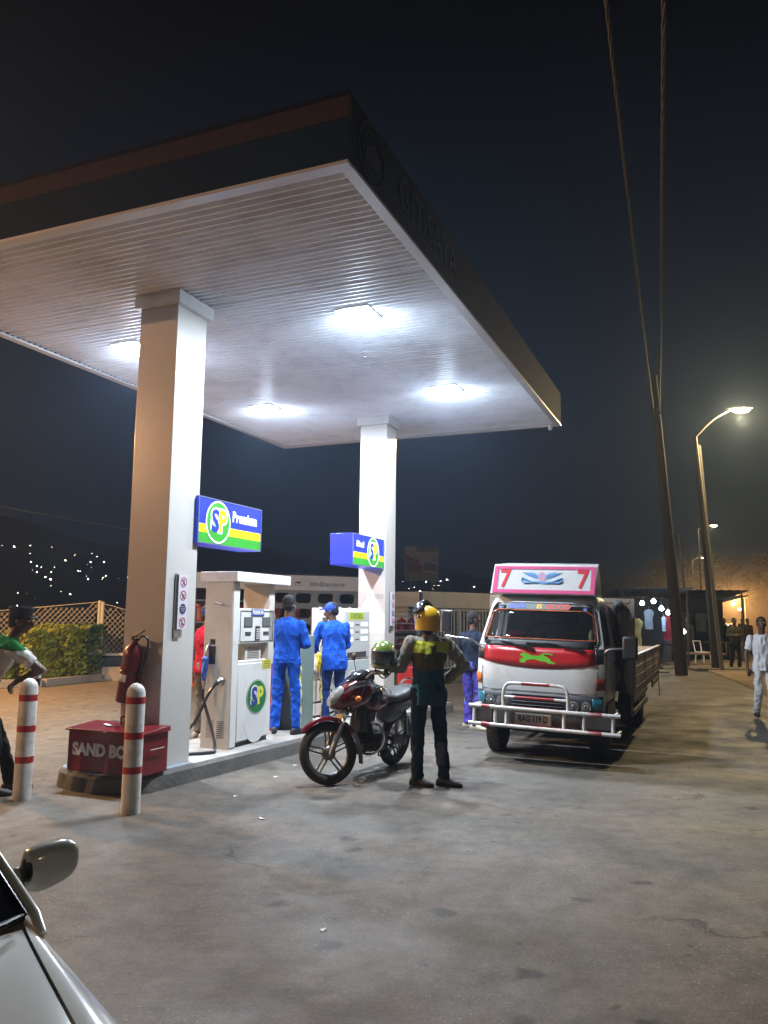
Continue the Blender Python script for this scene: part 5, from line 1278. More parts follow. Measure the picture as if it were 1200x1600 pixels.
q = MB(); q.hexa([(-.62, -.12, 1.2), (-.62, -1.28, 1.2), (-1.5, -1.28, 1.2), (-1.5, -.12, 1.2)], [(-.66, -.16, 1.235), (-.66, -1.24, 1.235), (-1.5, -1.24, 1.25), (-1.5, -.16, 1.25)]); q.build('roof', CP, cz, .012)
q = MB(); q.box(-1.5, -.8, -1.36, -.04, .3, .78); q.box(.0, 1.2, -1.3, -.1, .3, .5); q.box(1.2, 1.3, -1.42, .02, .25, .55); q.build('underbody', CBK, cz)
CM = mat('car_mirror_grey', (.46, .455, .43), .22, var=.05, coat=.8)
q = MB(); q.M = Matrix.Translation((-.285, .0, .885)) @ Matrix.Rotation(radians(-8), 4, 'Z'); rings = []
for v_, hu, zl, zh in ((.088, .03, -.05, .03), (.09, .04, -.06, .043), (.105, .048, -.074, .052), (.14, .052, -.082, .06), (.18, .052, -.068, .063), (.205, .052, -.060, .064), (.228, .048, -.048, .060), (.244, .036, -.03, .05), (.251, .018, -.012, .034)):
    zc, hh = (zl + zh) / 2, (zh - zl) / 2; rings.append([V((hu * abs(cos(b)) ** .85 * (1 if cos(b) > 0 else -1), v_, zc + hh * abs(sin(b)) ** .8 * (1 if sin(b) > 0 else -1))) for b in [2 * pi * i / 28 for i in range(28)]])
q.loft(rings); mo = q.build('mirror_housing', CM, cz, smooth=70); sb = mo.modifiers.new('s', 'SUBSURF'); sb.levels = 1; sb.render_levels = 1
q = MB(); q.M = Matrix.Translation((-.285, .0, .885)) @ Matrix.Rotation(radians(-8), 4, 'Z'); q.sph((.006, .098, -.008), (.045, .016, .043), 18, 10); q.build('mirror_gap_shade', CBK, mo)  # black blob added as the shaded gap between housing and door
q = MB(); q.M = Matrix.Translation((-.30, .08, .845)); q.sph((0, .0, 0), (.03, .035, .035), 16, 10); q.tube([(0, .01, -.0), (.02, -.06, -.04)], [.03, .032], 12); q.build('mirror_foot', CM, cz)
# ------------------------------------------------------------------ hedge bed, wall, fence on the left
KC = mat('kerb_concrete', (.30, .25, .19), .85, var=.2, vscale=3, bump=.4, dirt='#4a3a2a', dirt_amt=.5, dscale=1.5)
k0 = V((-11.5, 16.2, 0)); k1 = V((-7.7, 18.1, 0)); k2 = V((-6.95, 19.9, 0)); k3 = V((-5.4, 20.1, 0))
q = MB(); d_ = (k1 - k0).normalized(); q.bar(k0 + V((0, 0, .09)), V((-7.62, 18.14, .09)), .14, .18); q.bar(V((-7.6, 18.2, .09)), k2 + V((0, 0, .09)), .14, .18); structure(q.build('kerb', KC, None, .015))
t = tag(MB().bar(k2 + V((.02, .1, .17)), k3 + V((.1, .2, .17)), .15, .34).build('low_wall', KC, None, .01), 'low concrete wall between the hedge and the near column', 'wall')
q = MB(); q.add([(-11.4, 16.35, .1), (-7.75, 18.2, .1), (-7.1, 19.9, .1), (-7.3, 21.4, .1), (-14, 21.4, .1), (-14, 16.2, .1)], [(0, 1, 2, 3, 4, 5)]); structure(q.build('planting_bed', DIRT))
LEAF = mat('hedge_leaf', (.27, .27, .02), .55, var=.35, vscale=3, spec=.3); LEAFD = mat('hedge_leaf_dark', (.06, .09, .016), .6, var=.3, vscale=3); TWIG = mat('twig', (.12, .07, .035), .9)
def hedge(label, a, b, w, h0, h1, n, bald=0.0, dark_end=0.0, seed=1):
    rn = random.Random(seed); a = V(a); b = V(b); L = (b - a).length; d = (b - a) / L; s_ = V((d.y, -d.x, 0))
    t = thing('hedge', label, 'hedge', (a + b) / 2); o = (a + b) / 2
    m = MB()
    for i in range(n):
        u = rn.random(); hh = h0 + (h1 - h0) * u + .17 * noise.noise(V((u * 5 + seed, 3, 1))) 
        ang = rn.uniform(0, 1); 
        # spread over a rounded box shell with depth
        v = rn.choice([-1, 1]) * (1 - rn.random() ** 2.2 * .5) if rn.random() < .62 else rn.uniform(-1, 1)
        z = hh * (rn.random() ** .75)
        if rn.random() < .35: z = hh * (1 - .12 * rn.random() ** 2)
        bump = 1 + .45 * noise.noise(V((u * L * 2.2, z * 3.0, v * 2 + seed)))
        if bald and z < hh * .62 and v > -.2 and noise.noise(V((u * L * 1.2 + 9, z * 1.5, 2))) > -.12 + (1 - bald) * .4 and rn.random() < .93: continue
        c = a + d * (u * L) + s_ * (v * w * .5 * bump) + V((0, 0, z * (1 + .05 * (bump - 1)) + .08)) - o
        r = rn.uniform(.035, .07); ax = V((rn.gauss(0, 1), rn.gauss(0, 1), rn.gauss(0, .8))).normalized(); e1 = ax.orthogonal().normalized(); e2 = ax.cross(e1)
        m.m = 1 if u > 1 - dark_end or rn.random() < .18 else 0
        m.add([c - e1 * r, c + e2 * r * .5, c + e1 * r, c - e2 * r * .5], [(0, 1, 2, 3)])
    m.build('foliage', [LEAF, LEAFD], t, smooth=0)
    st = MB()
    for i in range(int(L * 14)):
        p = a + d * rn.uniform(0, L) + s_ * rn.uniform(-.3, .3) * w - o; st.tube([p + V((0, 0, .05)), p + V((rn.uniform(-.1, .1), rn.uniform(-.1, .1), .4)), p + V((rn.uniform(-.2, .2), rn.uniform(-.2, .2), .8))], [.012, .009, .005], 5)
    st.build('stem', TWIG, t)
    return t
hedge('clipped leafy hedge lit yellow by the added lamp, taller block before the fence post', (-8.5, 18.55, 0), (-7.3, 20.3, 0), .95, 1.15, 1.30, 9000, dark_end=.22, seed=3)
hedge('thin lower hedge with bare stems showing beside the guard', (-12.6, 17.3, 0), (-8.6, 18.9, 0), .8, .95, 1.0, 12000, bald=1.0, seed=8)
hedge('small low leafy shrub at the foot of the thin hedge', (-9.3, 17.75, 0), (-8.4, 18.2, 0), .45, .42, .38, 1800, seed=12)
FP = mat('fence_post_cream', (.5, .42, .28), .6); WIRE = mat('fence_wire', (.34, .29, .23), .6, .2)
def fence(label, p0, p1, p0h, p1h, sag, post1=True):
    p0 = V(p0); p1 = V(p1); t = thing('chain_link_fence', label, 'fence', (p0 + p1) / 2); o = (p0 + p1) / 2; L = (p1 - p0).length; d = (p1 - p0) / L
    def top(s): u = s / L; return p0h + (p1h - p0h) * u - sag * 4 * u * (1 - u) + .03 * sin(u * 9)
    m = MB(); st = .13; n = int((L + 3) / st)
    for sg in (1, -1):
        for k in range(-20, n + 20):
            pts = []; s = k * st; z = .1
            x0 = s
            while z < 2.2:
                if 0 <= x0 <= L and z <= top(x0): pts.append(p0 + d * x0 + V((0, .012 * sg, z)) - o)
                elif pts: break
                z += st; x0 += sg * st * .9
            if len(pts) > 1: m.tube(pts, .0085, 4, cap=False)
    m.tube([p0 + d * (L * k / 24) + V((0, 0, top(L * k / 24))) - o for k in range(25)], .012, 5)
    m.build('netting', WIRE, t, smooth=0)
    for p, hh in ((p0, p0h), (p1, p1h)):
        if p is p1 and not post1: continue
        q = MB(); q.cyl(p - o, p - o + V((0, 0, hh + .05)), .045, n=12); q.build('post', FP, t)
    return t
fence('sagging chain link fence behind the hedge left of the round post', (-15.5, 19.5, 0), (-7.28, 20.55, 0), 1.85, 1.93, .26)
fence('sagging chain link fence between the round post and the cage wall', (-7.2, 20.56, 0), (-4.75, 20.9, 0), 1.9, 1.5, .12)
q = MB(); q.bar((-7.25, 20.25, .62), (-5.4, 20.42, .66), .05, .06); q.m = 1; q.bar((-7.2, 20.35, .45), (-5.5, 20.5, .45), .05, .3); q.build('barrier_board', [FP, DGREY]); o = bpy.data.objects['barrier_board']; tag(o, 'pale topped dark board above the low wall beside the near column', 'barrier')
q = MB(); q.m = 0; q.box(-.16, .16, -.16, .16, 0, .03); q.lathe([(.12, .03), (.03, .62), (0, .62)], n=20); o = q.build('traffic_cone', mat('cone_orange', (.75, .14, .03), .5)); o.location = (-4.55, 19.0, 0); tag(o, 'small orange traffic cone seen past the near column', 'traffic cone')

# ------------------------------------------------------------------ gas cylinder cages behind the pumps
CW = mat('cage_beam', (.36, .355, .35), .6, var=.06, dirt='#6e6a66', dirt_amt=.3, dscale=1.5); BLK = mat('breeze_block', (.13, .135, .14), .85, var=.15, bump=.4, dirt='#6c6d6d', dirt_amt=.3)
GAS = mat('gas_bottle_red', (.40, .03, .025), .45, var=.2); GASO = mat('gas_bottle_orange', (.6, .10, .03), .45, var=.2)
ca = V((-5.35, 18.75, 0)); cb = V((-.62, 20.8, 0)); cd = (cb - ca); cl = cd.length; cr = atan2(cd.y, cd.x)
t = thing('cylinder_store', 'grey walled store with rounded openings and a long pale name beam behind the pumps', 'store', ca, cr)
q = MB(); q.box(0, cl, -.06, .06, 2.28, 2.66); beam = q.build('name_beam', CW, t, .01)
for tx_, xx_, sx_ in (('www.sp.co.rw', 2.72, 1.1), ('info@sp.co.rw', 4.25, 1.05), ('P.O', .4, 1.1)):
    q = MB(); q.text(tx_, .15, FY((xx_, -.062, 2.45)), .002, .0, sx_); q.build('lettering', INK, beam)
q = MB()
F = FY((3.47, -.061, 2.45)); q.prism([(-.08, -.05), (.08, -.05), (.08, .05), (-.08, .05)], F, 0, .002); q.build('envelope', INK, beam)
q = MB(); F = FY((3.47, -.0642, 2.45)); q.prism([(-.07, -.042), (.07, -.042), (.07, .03), (0, -.01), (-.07, .03)], F, 0, .002); q.build('envelope_mark', CW, beam)
def breeze(x0, x1, cols, rows, z0, z1, name='block_wall'):
    q = MB(); cw = (x1 - x0) / cols; ch = (z1 - z0) / rows; th = .055
    for c in range(cols):
        for r in range(rows):
            cx = x0 + (c + .5) * cw; cz_ = z0 + (r + .5) * ch; n = 6
            hw, hh, rd = cw * .37, ch * .32, ch * .24
            inner = []
            for (sx, sz, a0) in ((1, 1, 0), (-1, 1, 90), (-1, -1, 180), (1, -1, 270)):
                for k in range(n + 1):
                    a = radians(a0 + 90 * k / n); inner.append((cx + sx * (hw - rd) + rd * cos(a), cz_ + sz * (hh - rd) + rd * sin(a)))
            outer = []
            for (px, pz) in inner:
                dx, dz = px - cx, pz - cz_; k = min(cw / 2 / max(abs(dx), 1e-6), ch / 2 / max(abs(dz), 1e-6)); outer.append((cx + dx * k, cz_ + dz * k))
            outer2 = outer[:]
            m_ = len(inner); vs = []
            for y in (-th, th): vs += [(a, y, b) for a, b in outer2] + [(a, y, b) for a, b in inner]
            fs = []
            for i in range(m_):
                j = (i + 1) % m_
                fs += [(i, j, m_ + j, m_ + i), (2 * m_ + i, 3 * m_ + i, 3 * m_ + j, 2 * m_ + j), (m_ + i, m_ + j, 3 * m_ + j, 3 * m_ + i)]
            q.add(vs, fs)
            for (sx, sz) in ((1, 1), (-1, 1), (-1, -1), (1, -1)):
                cxx, czz = cx + sx * cw / 2, cz_ + sz * ch / 2
                # fill the cell corners left by the radial outline
                side = [p for p in outer if abs(p[0] - cxx) < 1e-6 and (p[1] - cz_) * sz > 0]; top = [p for p in outer if abs(p[1] - czz) < 1e-6 and (p[0] - cx) * sx > 0]
                if side and top:
                    a = max(side, key=lambda p: (p[1] - cz_) * sz); b = max(top, key=lambda p: (p[0] - cx) * sx)
                    for y in (-th, th): q.add([(a[0], y, a[1]), (cxx, y, czz), (b[0], y, b[1])], [(0, 1, 2)])
    return q.build(name, BLK, t, smooth=0)
breeze(2.75, 5.1, 4, 5, .35, 2.28); breeze(.0, .85, 2, 5, .35, 2.28)
q = MB()
for x in (-.03, .87, 2.7): q.box(x, x + .07, -.07, .07, 0, 2.28)
q.box(0, cl, .05, 1.5, 0, .12); q.build('post', BLK, t)
q = MB()
for z in (.75, 1.45, 1.98): q.box(.9, 2.7, .1, .9, z, z + .03)
q.build('shelf', mat('shelf_metal', (.2, .2, .2), .5, .4), t)
q = MB(); q.box(-.1, cl, 1.5, 1.56, 0, 2.3); q.box(-.1, cl, -.06, 1.56, 2.66, 2.69); q.build('rear_panel', mat('dark_back_panel', (.02, .021, .025), .9), t)
gq = MB(); gq.lathe([(0, 0), (.12, 0), (.145, .03), (.145, .3), (.11, .36), (.05, .38), (.05, .43), (0, .43)], n=16); gm = gq.mesh('gas_cylinder', GAS); gm2 = gq.mesh('gas_cylinder', GASO)
cw_ = Matrix.Translation(ca) @ Matrix.Rotation(cr, 4, 'Z'); rg = random.Random(5)
for z in (.12, .78, 1.48, 2.01):
    for k in range(5):
        if z > 2 : continue
        o = bpy.data.objects.new('gas_cylinder', gm if rg.random() < .6 else gm2); COL.objects.link(o); o.location = cw_ @ V((1.08 + k * .345, .45 + rg.uniform(-.06, .06), z)); o.rotation_euler = (0, 0, cr)
        tag(o, '%s gas cylinder, %s from the left on the %s open shelf of the walled store' % ('orange' if o.data is gm2 else 'red', ('first', 'second', 'third', 'fourth', 'fifth')[k], {.12: 'bottom', .78: 'middle', 1.48: 'top'}[z]), 'gas cylinder', 'gas cylinders in the walled store')
for z in (.12, .92, 1.6):
    for k in range(4):
        o = bpy.data.objects.new('gas_cylinder', gm); COL.objects.link(o); o.location = cw_ @ V((3.05 + k * .5, .5, z)); tag(o, 'red gas cylinder, %s from the left, %s row behind the rounded openings' % (('first', 'second', 'third', 'fourth')[k], {.12: 'bottom', .92: 'middle', 1.6: 'top'}[z]), 'gas cylinder', 'gas cylinders behind the rounded openings')
q = MB()
for z in (.87, 1.55): q.box(2.8, 5.0, .2, .8, z, z + .04)
q.build('shelf', mat('shelf_metal', (.2, .2, .2), .5, .4), t)

ga = V((.3, 24.1, 0)); t = thing('cylinder_cage', 'slatted metal cage of red gas cylinders right of the far column', 'cage', ga, 0)
q = MB(); q.box(-.3, .80, -.05, .05, 1.95, 2.4); q.build('name_beam', CW, t, .01)
q = MB()
for k in range(9): q.box(-.2, .74, -.03, .0, .2 + k * .205, .235 + k * .205)
q.build('slats', mat('slat_metal', (.32, .29, .28), .5, .3), t)
q = MB()
for x in (-.3, .72): q.box(x, x + .09, -.04, .05, 0, 1.95)
q.box(-.25, .8, .75, .8, 0, 1.95); q.build('post', LGREY, t)
for z in (.03, .62, 1.2):
    for k in range(3):
        o = bpy.data.objects.new('gas_cylinder', gm); COL.objects.link(o); o.location = ga + V((-.05 + k * .32, .35, z)); tag(o, 'red gas cylinder, %s one of the %s layer inside the slatted cage' % (('first', 'middle', 'last')[k], {.03: 'bottom', .62: 'middle', 1.2: 'top'}[z]), 'gas cylinder', 'gas cylinders in the slatted cage')
q = MB()
for z in (.59, 1.17): q.box(-.25, .75, .1, .6, z, z + .025)
q.build('shelf', mat('shelf_metal', (.2, .2, .2), .5, .4), t)
ra = V((1.18, 24.2, 0)); rb_ = V((3.9, 26.2, 0)); rd = rb_ - ra; t = thing('metal_gate', 'grey gate of upright bars with a solid top beam beside the slatted cage', 'gate', ra, atan2(rd.y, rd.x)); L = rd.length
q = MB(); q.box(0, L, -.05, .05, 1.92, 2.42); q.build('top_beam', CW, t, .01)
q = MB(); k = 0.05
while k < L: q.box(k, k + .05, -.02, .02, .12, 1.86); k += .135
q.build('bars', mat('bar_grey', (.3, .3, .3), .55), t)
q = MB(); q.box(0, L, -.03, .03, 1.84, 1.9); q.box(0, L, -.025, .025, 1.0, 1.04); q.box(0, L, -.03, .03, .08, .13); q.box(0, .06, -.04, .04, 0, 1.9); q.box(1.45, 1.55, -.04, .04, 0, 1.9); q.box(L - .06, L, -.04, .04, 0, 1.9); q.build('gate_frame', mat('bar_grey', (.3, .3, .3), .55), t)
# red crate beyond the far column
t = tag(MB().box(-.3, .3, -.25, .25, 0, .62).build('red_crate', RED, None, .02), 'plain red crate standing beyond the far column above the motorcycle seat', 'crate'); t.location = (.62, 17.1, 0)

# ------------------------------------------------------------------ billboard
t = thing('billboard', 'dim roadside billboard with red and white picture beyond the cages', 'billboard', (2.87, 60, 0))
q = MB(); q.box(-1.27, 1.27, 0, .08, 4.9, 6.55); q.box(-1.27, -.4, 0, .08, 6.551, 6.93); q.build('panel', mat('board_pale', (.2, .18, .18), .7), t)
q = MB(); q.box(-1.25, 1.25, -.01, .07, 4.35, 4.86); q.build('lower_panel', mat('board_green', (.10, .13, .10), .7), t)
q = MB(); q.m = 0; q.prism([(-1.2, 4.98), (.12, 4.98), (.12, 5.5), (-.12, 5.55), (-.2, 5.95), (-.42, 5.95), (-.5, 5.75), (-.55, 6.0), (-.85, 6.05), (-.95, 6.3), (-1.2, 6.35)], Matrix(((1, 0, 0, 0), (0, 0, -1, 0), (0, 1, 0, 0), (0, 0, 0, 1))), .0, .02)
q.m = 1; q.prism([(.2, 5.2), (1.2, 5.0), (1.2, 5.6), (.2, 5.75)], Matrix(((1, 0, 0, 0), (0, 0, -1, 0), (0, 1, 0, 0), (0, 0, 0, 1))), 0, .02); q.disc(FY((1.0, 0, 6.05)), .2, 0, .02, 20, r0=.06); q.build('printed_picture', [mat('board_maroon', (.09, .03, .04), .7), mat('board_navy', (.03, .04, .06), .7)], t)
q = MB(); q.text('LTD', .33, FY((.95, -.0, 6.74)), .01, .004); q.text('SENDWARIA', .33, FY((.12, -.0, 6.74)), .01, .004, .62); q.build('lettering', mat('board_text', (.1, .11, .13), .7), t)
q = MB()
for x in (-.8, .8): q.cyl((x, .15, 0), (x, .15, 6.5), .08)
q.box(-.3, 1.25, .08, .1, 6.56, 6.92); q.build('post', DGREY, t)

# ------------------------------------------------------------------ poles, lamps, cables
PW_ = mat('pole_wood', (.022, .018, .015), .9, var=.3, vscale=3, bump=.5, bscale=12); PC = mat('pole_concrete', (.14, .13, .11), .8, var=.2, vscale=3)
def pole(label, p, top, r0, r1, m, name='utility_pole', cat='utility pole'):
    t = thing(name, label, cat, p); d = V(top) - V(p)
    q = MB(); q.tube([d * (k / 8) for k in range(9)], [r0 + (r1 - r0) * k / 8 for k in range(9)], 14); q.build('pole_shaft', m, t); return t
p1_ = pole('thick dark wooden utility pole rising behind the truck, carrying the cables', (8.97, 24.2, 0), (8.45, 24.3, 9.3), .19, .12, PW_)
q = MB(); q.cyl((-.52, -.22, 8.1), (-.52, -.05, 8.1), .04); q.cyl((-.42, -.22, 8.0), (-.42, -.05, 8.0), .04); q.build('cable_clamp', STEEL, p1_)
pole('dark wooden pole with square footing right of the first one', (11.05, 26.6, .02), (10.78, 26.8, 7.6), .18, .11, PW_)
q = MB(); q.box(-.9, .9, -.45, .45, 0, .09); o = q.build('concrete_footing', mat('footing', (.13, .115, .09), .9, var=.2, bump=.4), None, .02); o.location = (11.1, 26.6, 0); tag(o, 'flat concrete footing at the base of the second dark pole', 'footing')
SOD = mat('sodium_lens', (1, .8, .4), .3, emit=(1, .82, .42), estr=40.0)
def lamp(label, p, top, arm, watts, r=.06, hs=1.0, col=(1, .74, .36), grp='street lamps along the road'):
    t = thing('street_lamp', label, 'street lamp', p, 0, grp); d = V(top) - V(p); a = V(arm) - V(p)
    q = MB(); q.tube([d * (k / 8) for k in range(9)], [r * (1 - .4 * k / 8) for k in range(9)], 12); q.tube(bez([d, d.lerp(a, .5) + V((0, 0, .12)), a], 5), r * .5, 8); q.build('pole_shaft', PC, t)
    q = MB(); dr = V((a.x - d.x, a.y - d.y, 0)).normalized(); R = dr.to_track_quat('X', 'Z').to_matrix(); q.sph(a + dr * .22 * hs + V((0, 0, .035)), (.36 * hs, .15 * hs, .07 * hs), 16, 8, R); q.build('lamp_head', LGREY, t)
    q = MB(); q.sph(a + dr * .26 * hs - V((0, 0, .02)), (.24 * hs, .11 * hs, .075 * hs), 16, 8, R); q.build('lamp_lens', SOD, t)
    if watts:
        ld = bpy.data.lights.new('sodium', 'POINT'); ld.energy = watts; ld.color = col; ld.shadow_soft_size = .12; lo = bpy.data.objects.new('sodium', ld); COL.objects.link(lo); lo.parent = t; lo.location = a + dr * .26 * hs - V((0, 0, .16 * hs))
    return t
lamp('tall street lamp with glaring yellow lamp at the right edge', (10.95, 26.0, 0), (10.45, 26.1, 7.75), (11.6, 25.95, 8.66), 3300, .07, 1.25)
lamp('second small lit street lamp up the road', (22.0, 55, 0), (21.9, 55, 7.9), (22.8, 55, 8.2), 500, .07, .9)
lamp('third small lit street lamp, beside the thin pole top', (29.3, 75, 0), (29.2, 75, 7.2), (30.1, 75, 7.5), 500, .08, 1.1)
lamp('farthest small lit street lamp, lowest of the row', (34.6, 90, 0), (34.5, 90, 6.5), (35.3, 90, 6.8), 400, .09, 1.2)
pole('thin pale pole in the distance left of the street lamps', (17.6, 46, 0), (17.2, 46, 6.6), .09, .06, PC)
lamp('orange street lamp glowing low in the dusty distance', (28.2, 62, 0), (28.1, 62, 3.2), (27.6, 62, 3.4), 2300, .07, 1.0, col=(1, .5, .16))
lamp('assumed warm street lamp, unseen, outside the picture on the left', (-17.2, 2.6, 0), (-17.0, 2.7, 6.1), (-15.9, 3.4, 6.5), ASSUMED_WARM_W, .08, 1.0, col=(1, .53, .27))  # unseen lamp, assumed from the warm light on the near column's front face
lamp('added warm street lamp, unseen beyond the guard outside the picture', (-13.2, 13.2, 0), (-13.1, 13.2, 6.0), (-12.2, 13.4, 6.3), 6300, .08, 1.0, col=(1, .56, .2))  # unseen lamp added to brighten the hedge and the ground on the left
lamp('assumed street lamp, unseen behind the camera beside the road', (7.0, -7.0, 0), (6.9, -7.0, 7.2), (6.0, -6.2, 7.6), 250, .08, 1.0, col=(1, .78, .48))  # no lamp in view here: assumed, for warm light on the right-hand ground
CAB = mat('cable_grey', (.07, .067, .065), .8, var=.3, vscale=20)
def cable(label, pts, r, grp=None, twist=True):
    P = bez(pts, 24); m = MB()
    if twist:
        for s_ in (0, 1, 2):
            q_ = []
            for k, p in enumerate(P):
                a = k * 1.05 + s_ * 2 * pi / 3; q_.append(p + V((cos(a), 0, sin(a))) * r * .75)
            m.tube(q_, r * .6, 6)
    else: m.tube(P, r, 6)
    tag(m.build('overhead_cable', CAB), label, 'cable', grp)
def sagc(a, b, s, n=7): a = V(a); b = V(b); return [a.lerp(b, k / n) - V((0, 0, s * 4 * (k / n) * (1 - k / n))) for k in range(n + 1)]
cable('left of the two thick twisted cables running overhead to the wooden pole', sagc((8.4, 24.2, 8.2), (-.15, .8, 7.6), .35), .018)
cable('right of the two thick twisted cables running overhead to the wooden pole', sagc((8.55, 24.1, 8.1), (.45, .6, 7.3), .30), .021)
cable('thin wire crossing the dark sky left of the near column', sagc((-14, 24, 5.3), (2, 46, 5.0), .5), .012, twist=False)

# ------------------------------------------------------------------ stalls on the right
ST_D = mat('stall_timber', (.03, .025, .022), .9, var=.3); TARP = mat('stall_tarp', (.02, .028, .045), .8, var=.3); TIN = mat('tin_roof', (.035, .038, .042), .5, .5, var=.2)
BULB = mat('bulb_glow', (1, 1, 1), .3, emit=(.86, .94, 1), estr=14.0)
def stall(label, x0, x1, y0, y1, hgt, back=TARP):
    t = thing('market_stall', label, 'market stall', ((x0 + x1) / 2, (y0 + y1) / 2, 0), radians(-6)); hx_, hy_ = (x1 - x0) / 2, (y1 - y0) / 2
    q = MB()
    for sx in (-1, 1):
        for sy in (-1, 1): q.cyl((sx * hx_, sy * hy_, 0), (sx * hx_ + .04, sy * hy_, hgt + (.1 if sy < 0 else -.1)), .04, .035, 8)
    q.build('post', ST_D, t)
    q = MB(); n = 22; vs = []
    for i in range(n + 1):
        for y in (-hy_ - .5, hy_ + .1): vs.append((-hx_ - .2 + (2 * hx_ + .4) * i / n, y, hgt + .08 + (.12 if y < 0 else -.12) + .025 * (i % 2)))
    q.add(vs, [(2 * i, 2 * i + 2, 2 * i + 3, 2 * i + 1) for i in range(n)]); o = q.build('tin_roof', TIN, t, smooth=0); s_ = o.modifiers.new('s', 'SOLIDIFY'); s_.thickness = .006
    q = MB(); q.box(-hx_, hx_, hy_ - .03, hy_, .05, hgt - .1); q.build('back_sheet', back, t)
    q = MB(); q.box(-hx_ + .1, hx_ - .1, -hy_ * .3, hy_ * .6, .72, .78); q.box(-hx_ + .15, -hx_ + .22, -.3, -.22, 0, .72); q.box(hx_ - .22, hx_ - .15, -.3, -.22, 0, .72); q.build('table', ST_D, t)
    return t
stall('clothes stall with four bright bulbs behind the truck bed', 8.55, 10.8, 28.2, 30.6, 2.55)
stall('dark tin roofed stall between the two wooden poles', 11.3, 14.2, 31.5, 34.0, 2.6)
stall('dim far stall under a pale tin roof right of the second pole', 15.6, 18.8, 41.5, 45.0, 2.7)
def bulb(label, p, w):
    t = thing('light_bulb', label, 'light bulb', p, 0, 'bare bulbs of the stalls')
    q = MB(); q.sph((0, 0, 0), (.085, .085, .075), 12, 8); q.lathe([(.05, .06), (.03, .1), (0, .1)], n=10); q.build('glass', BULB, t)
    q = MB(); q.cyl((0, 0, .1), (0, 0, .17), .025); q.cyl((0, 0, .17), (0, 0, .42), .006); q.build('lamp_holder', BLACKP, t)
    ld = bpy.data.lights.new('bulb', 'POINT'); ld.energy = w; ld.color = (.82, .92, 1); ld.shadow_soft_size = .08; lo = bpy.data.objects.new('bulb', ld); COL.objects.link(lo); lo.parent = t; lo.location = (0, -.12, -.1)
bulb('bare white bulb leftmost in the clothes stall', (9.05, 27.9, 2.2), 10); bulb('bare white bulb second from left in the clothes stall', (9.42, 27.8, 2.27), 12); bulb('largest bare white bulb in the middle of the clothes stall', (9.62, 27.6, 2.02), 16); bulb('bare white bulb above the red cloth in the clothes stall', (9.88, 27.7, 1.88), 10)
bulb('low bare white bulb just right of the wooden pole', (11.22, 29.9, 1.2), 9)
def garment(label, p, w, h_, col, name='garment'):
    q = MB(); n = 8; rings = []
    for k in range(n + 1):
        z = -h_ * k / n; ww = w * ((.5 + .03 * sin(k * 1.9 + p[0])) if k > 2 else (.34, .62, .6)[k]); dd = .045 + .012 * sin(k * 1.7)
        rings.append([V((ww * cos(a) * (1 + .05 * sin(3 * a + k)), dd * sin(a), z)) for a in [2 * pi * i / 14 for i in range(14)]])
    q.loft(rings); q.cyl((0, 0, 0), (0, 0, .12), .006)
    o = q.build(name, cloth('cloth_' + col, col), None); o.location = p; tag(o, label, 'garment')
bulb('dim yellow bulb far up the street above the dark roof', (20.6, 47, 2.6), 8); bulb('dim bulb low among the far stalls up the street', (19.4, 45, 1.3), 8); bulb('faint bulb farthest up the street beyond the walkers', (25.0, 56, 2.4), 8)
for lab_, lc_, sc_, tc2 in (('dim figure standing under the far tin roof', (17.6, 43.5, 0), '#222428', '#17181b'), ('dim smaller figure near the far roof post', (19.3, 44.5, 0), '#3a2d28', '#1b1b1e'), ('dim figure farthest up the street in the dust', (24.2, 54, 0), '#2e2c2a', '#191817'), ('dim figure browsing at the dark cloth of the clothes stall', (9.0, 29.0, 0), '#14161c', '#101114')):
    person(lab_, lc_, radians(170), WALK, vox=.025, shirt=sc_, trousers=tc2, scale=.8 if 'smaller' in lab_ else 1.0)
garment('hanging crimson cloth beside the wooden pole in the clothes stall', (10.12, 28.2, 1.78), .5, .85, '#7a2434'); garment('pale blue scarf hanging left of the crimson cloth', (9.86, 28.1, 1.74), .14, .5, '#7d97b8'); garment('patterned pale green dress hung on the stall edge', (8.72, 27.7, 1.68), .42, .95, '#7d8468')
garment('dark blue cloth hung at the left end of the clothes stall', (8.2, 28.0, 2.0), .35, 1.4, '#161d2c'); garment('row of dark clothes under the tin roofed stall', (11.9, 31.6, 1.95), .5, .8, '#1c1e22'); garment('grey shirt hanging in the tin roofed stall', (12.6, 31.7, 1.9), .4, .7, '#26282b'); garment('pale shirt hanging above the low bulb', (9.5, 28.6, 2.0), .3, .7, '#6f8193')
t = thing('plastic_chair', 'white plastic chair beside the low bulb right of the wooden pole', 'chair', (12.1, 30.4, 0), radians(30)); CHW = mat('chair_white', (.6, .6, .6), .4)
for sx in (-1, 1):
    for sy in (-1, 1): MB().tube([(sx * .2, sy * .2, 0), (sx * .17, sy * .17, .44)], .02, 6).build('leg', CHW, t)
MB().box(-.2, .2, -.2, .2, .43, .46).build('seat', CHW, t, .01)
q = MB(); q.tube([(-.18, .19, .45), (-.2, .27, .85), (.2, .27, .85), (.18, .19, .45)], .022, 6); q.build('backrest', CHW, t)
q = MB(); q.box(-.9, .9, -.3, .3, .4, .46); q.box(-.8, -.7, -.2, .2, 0, .4); q.box(.7, .8, -.2, .2, 0, .4); o = q.build('wooden_bench', mat('bench_wood', (.14, .09, .06), .8), None, .01); o.location = (11.5, 29.3, 0); tag(o, 'low wooden bench between the wooden pole and the white chair', 'bench')
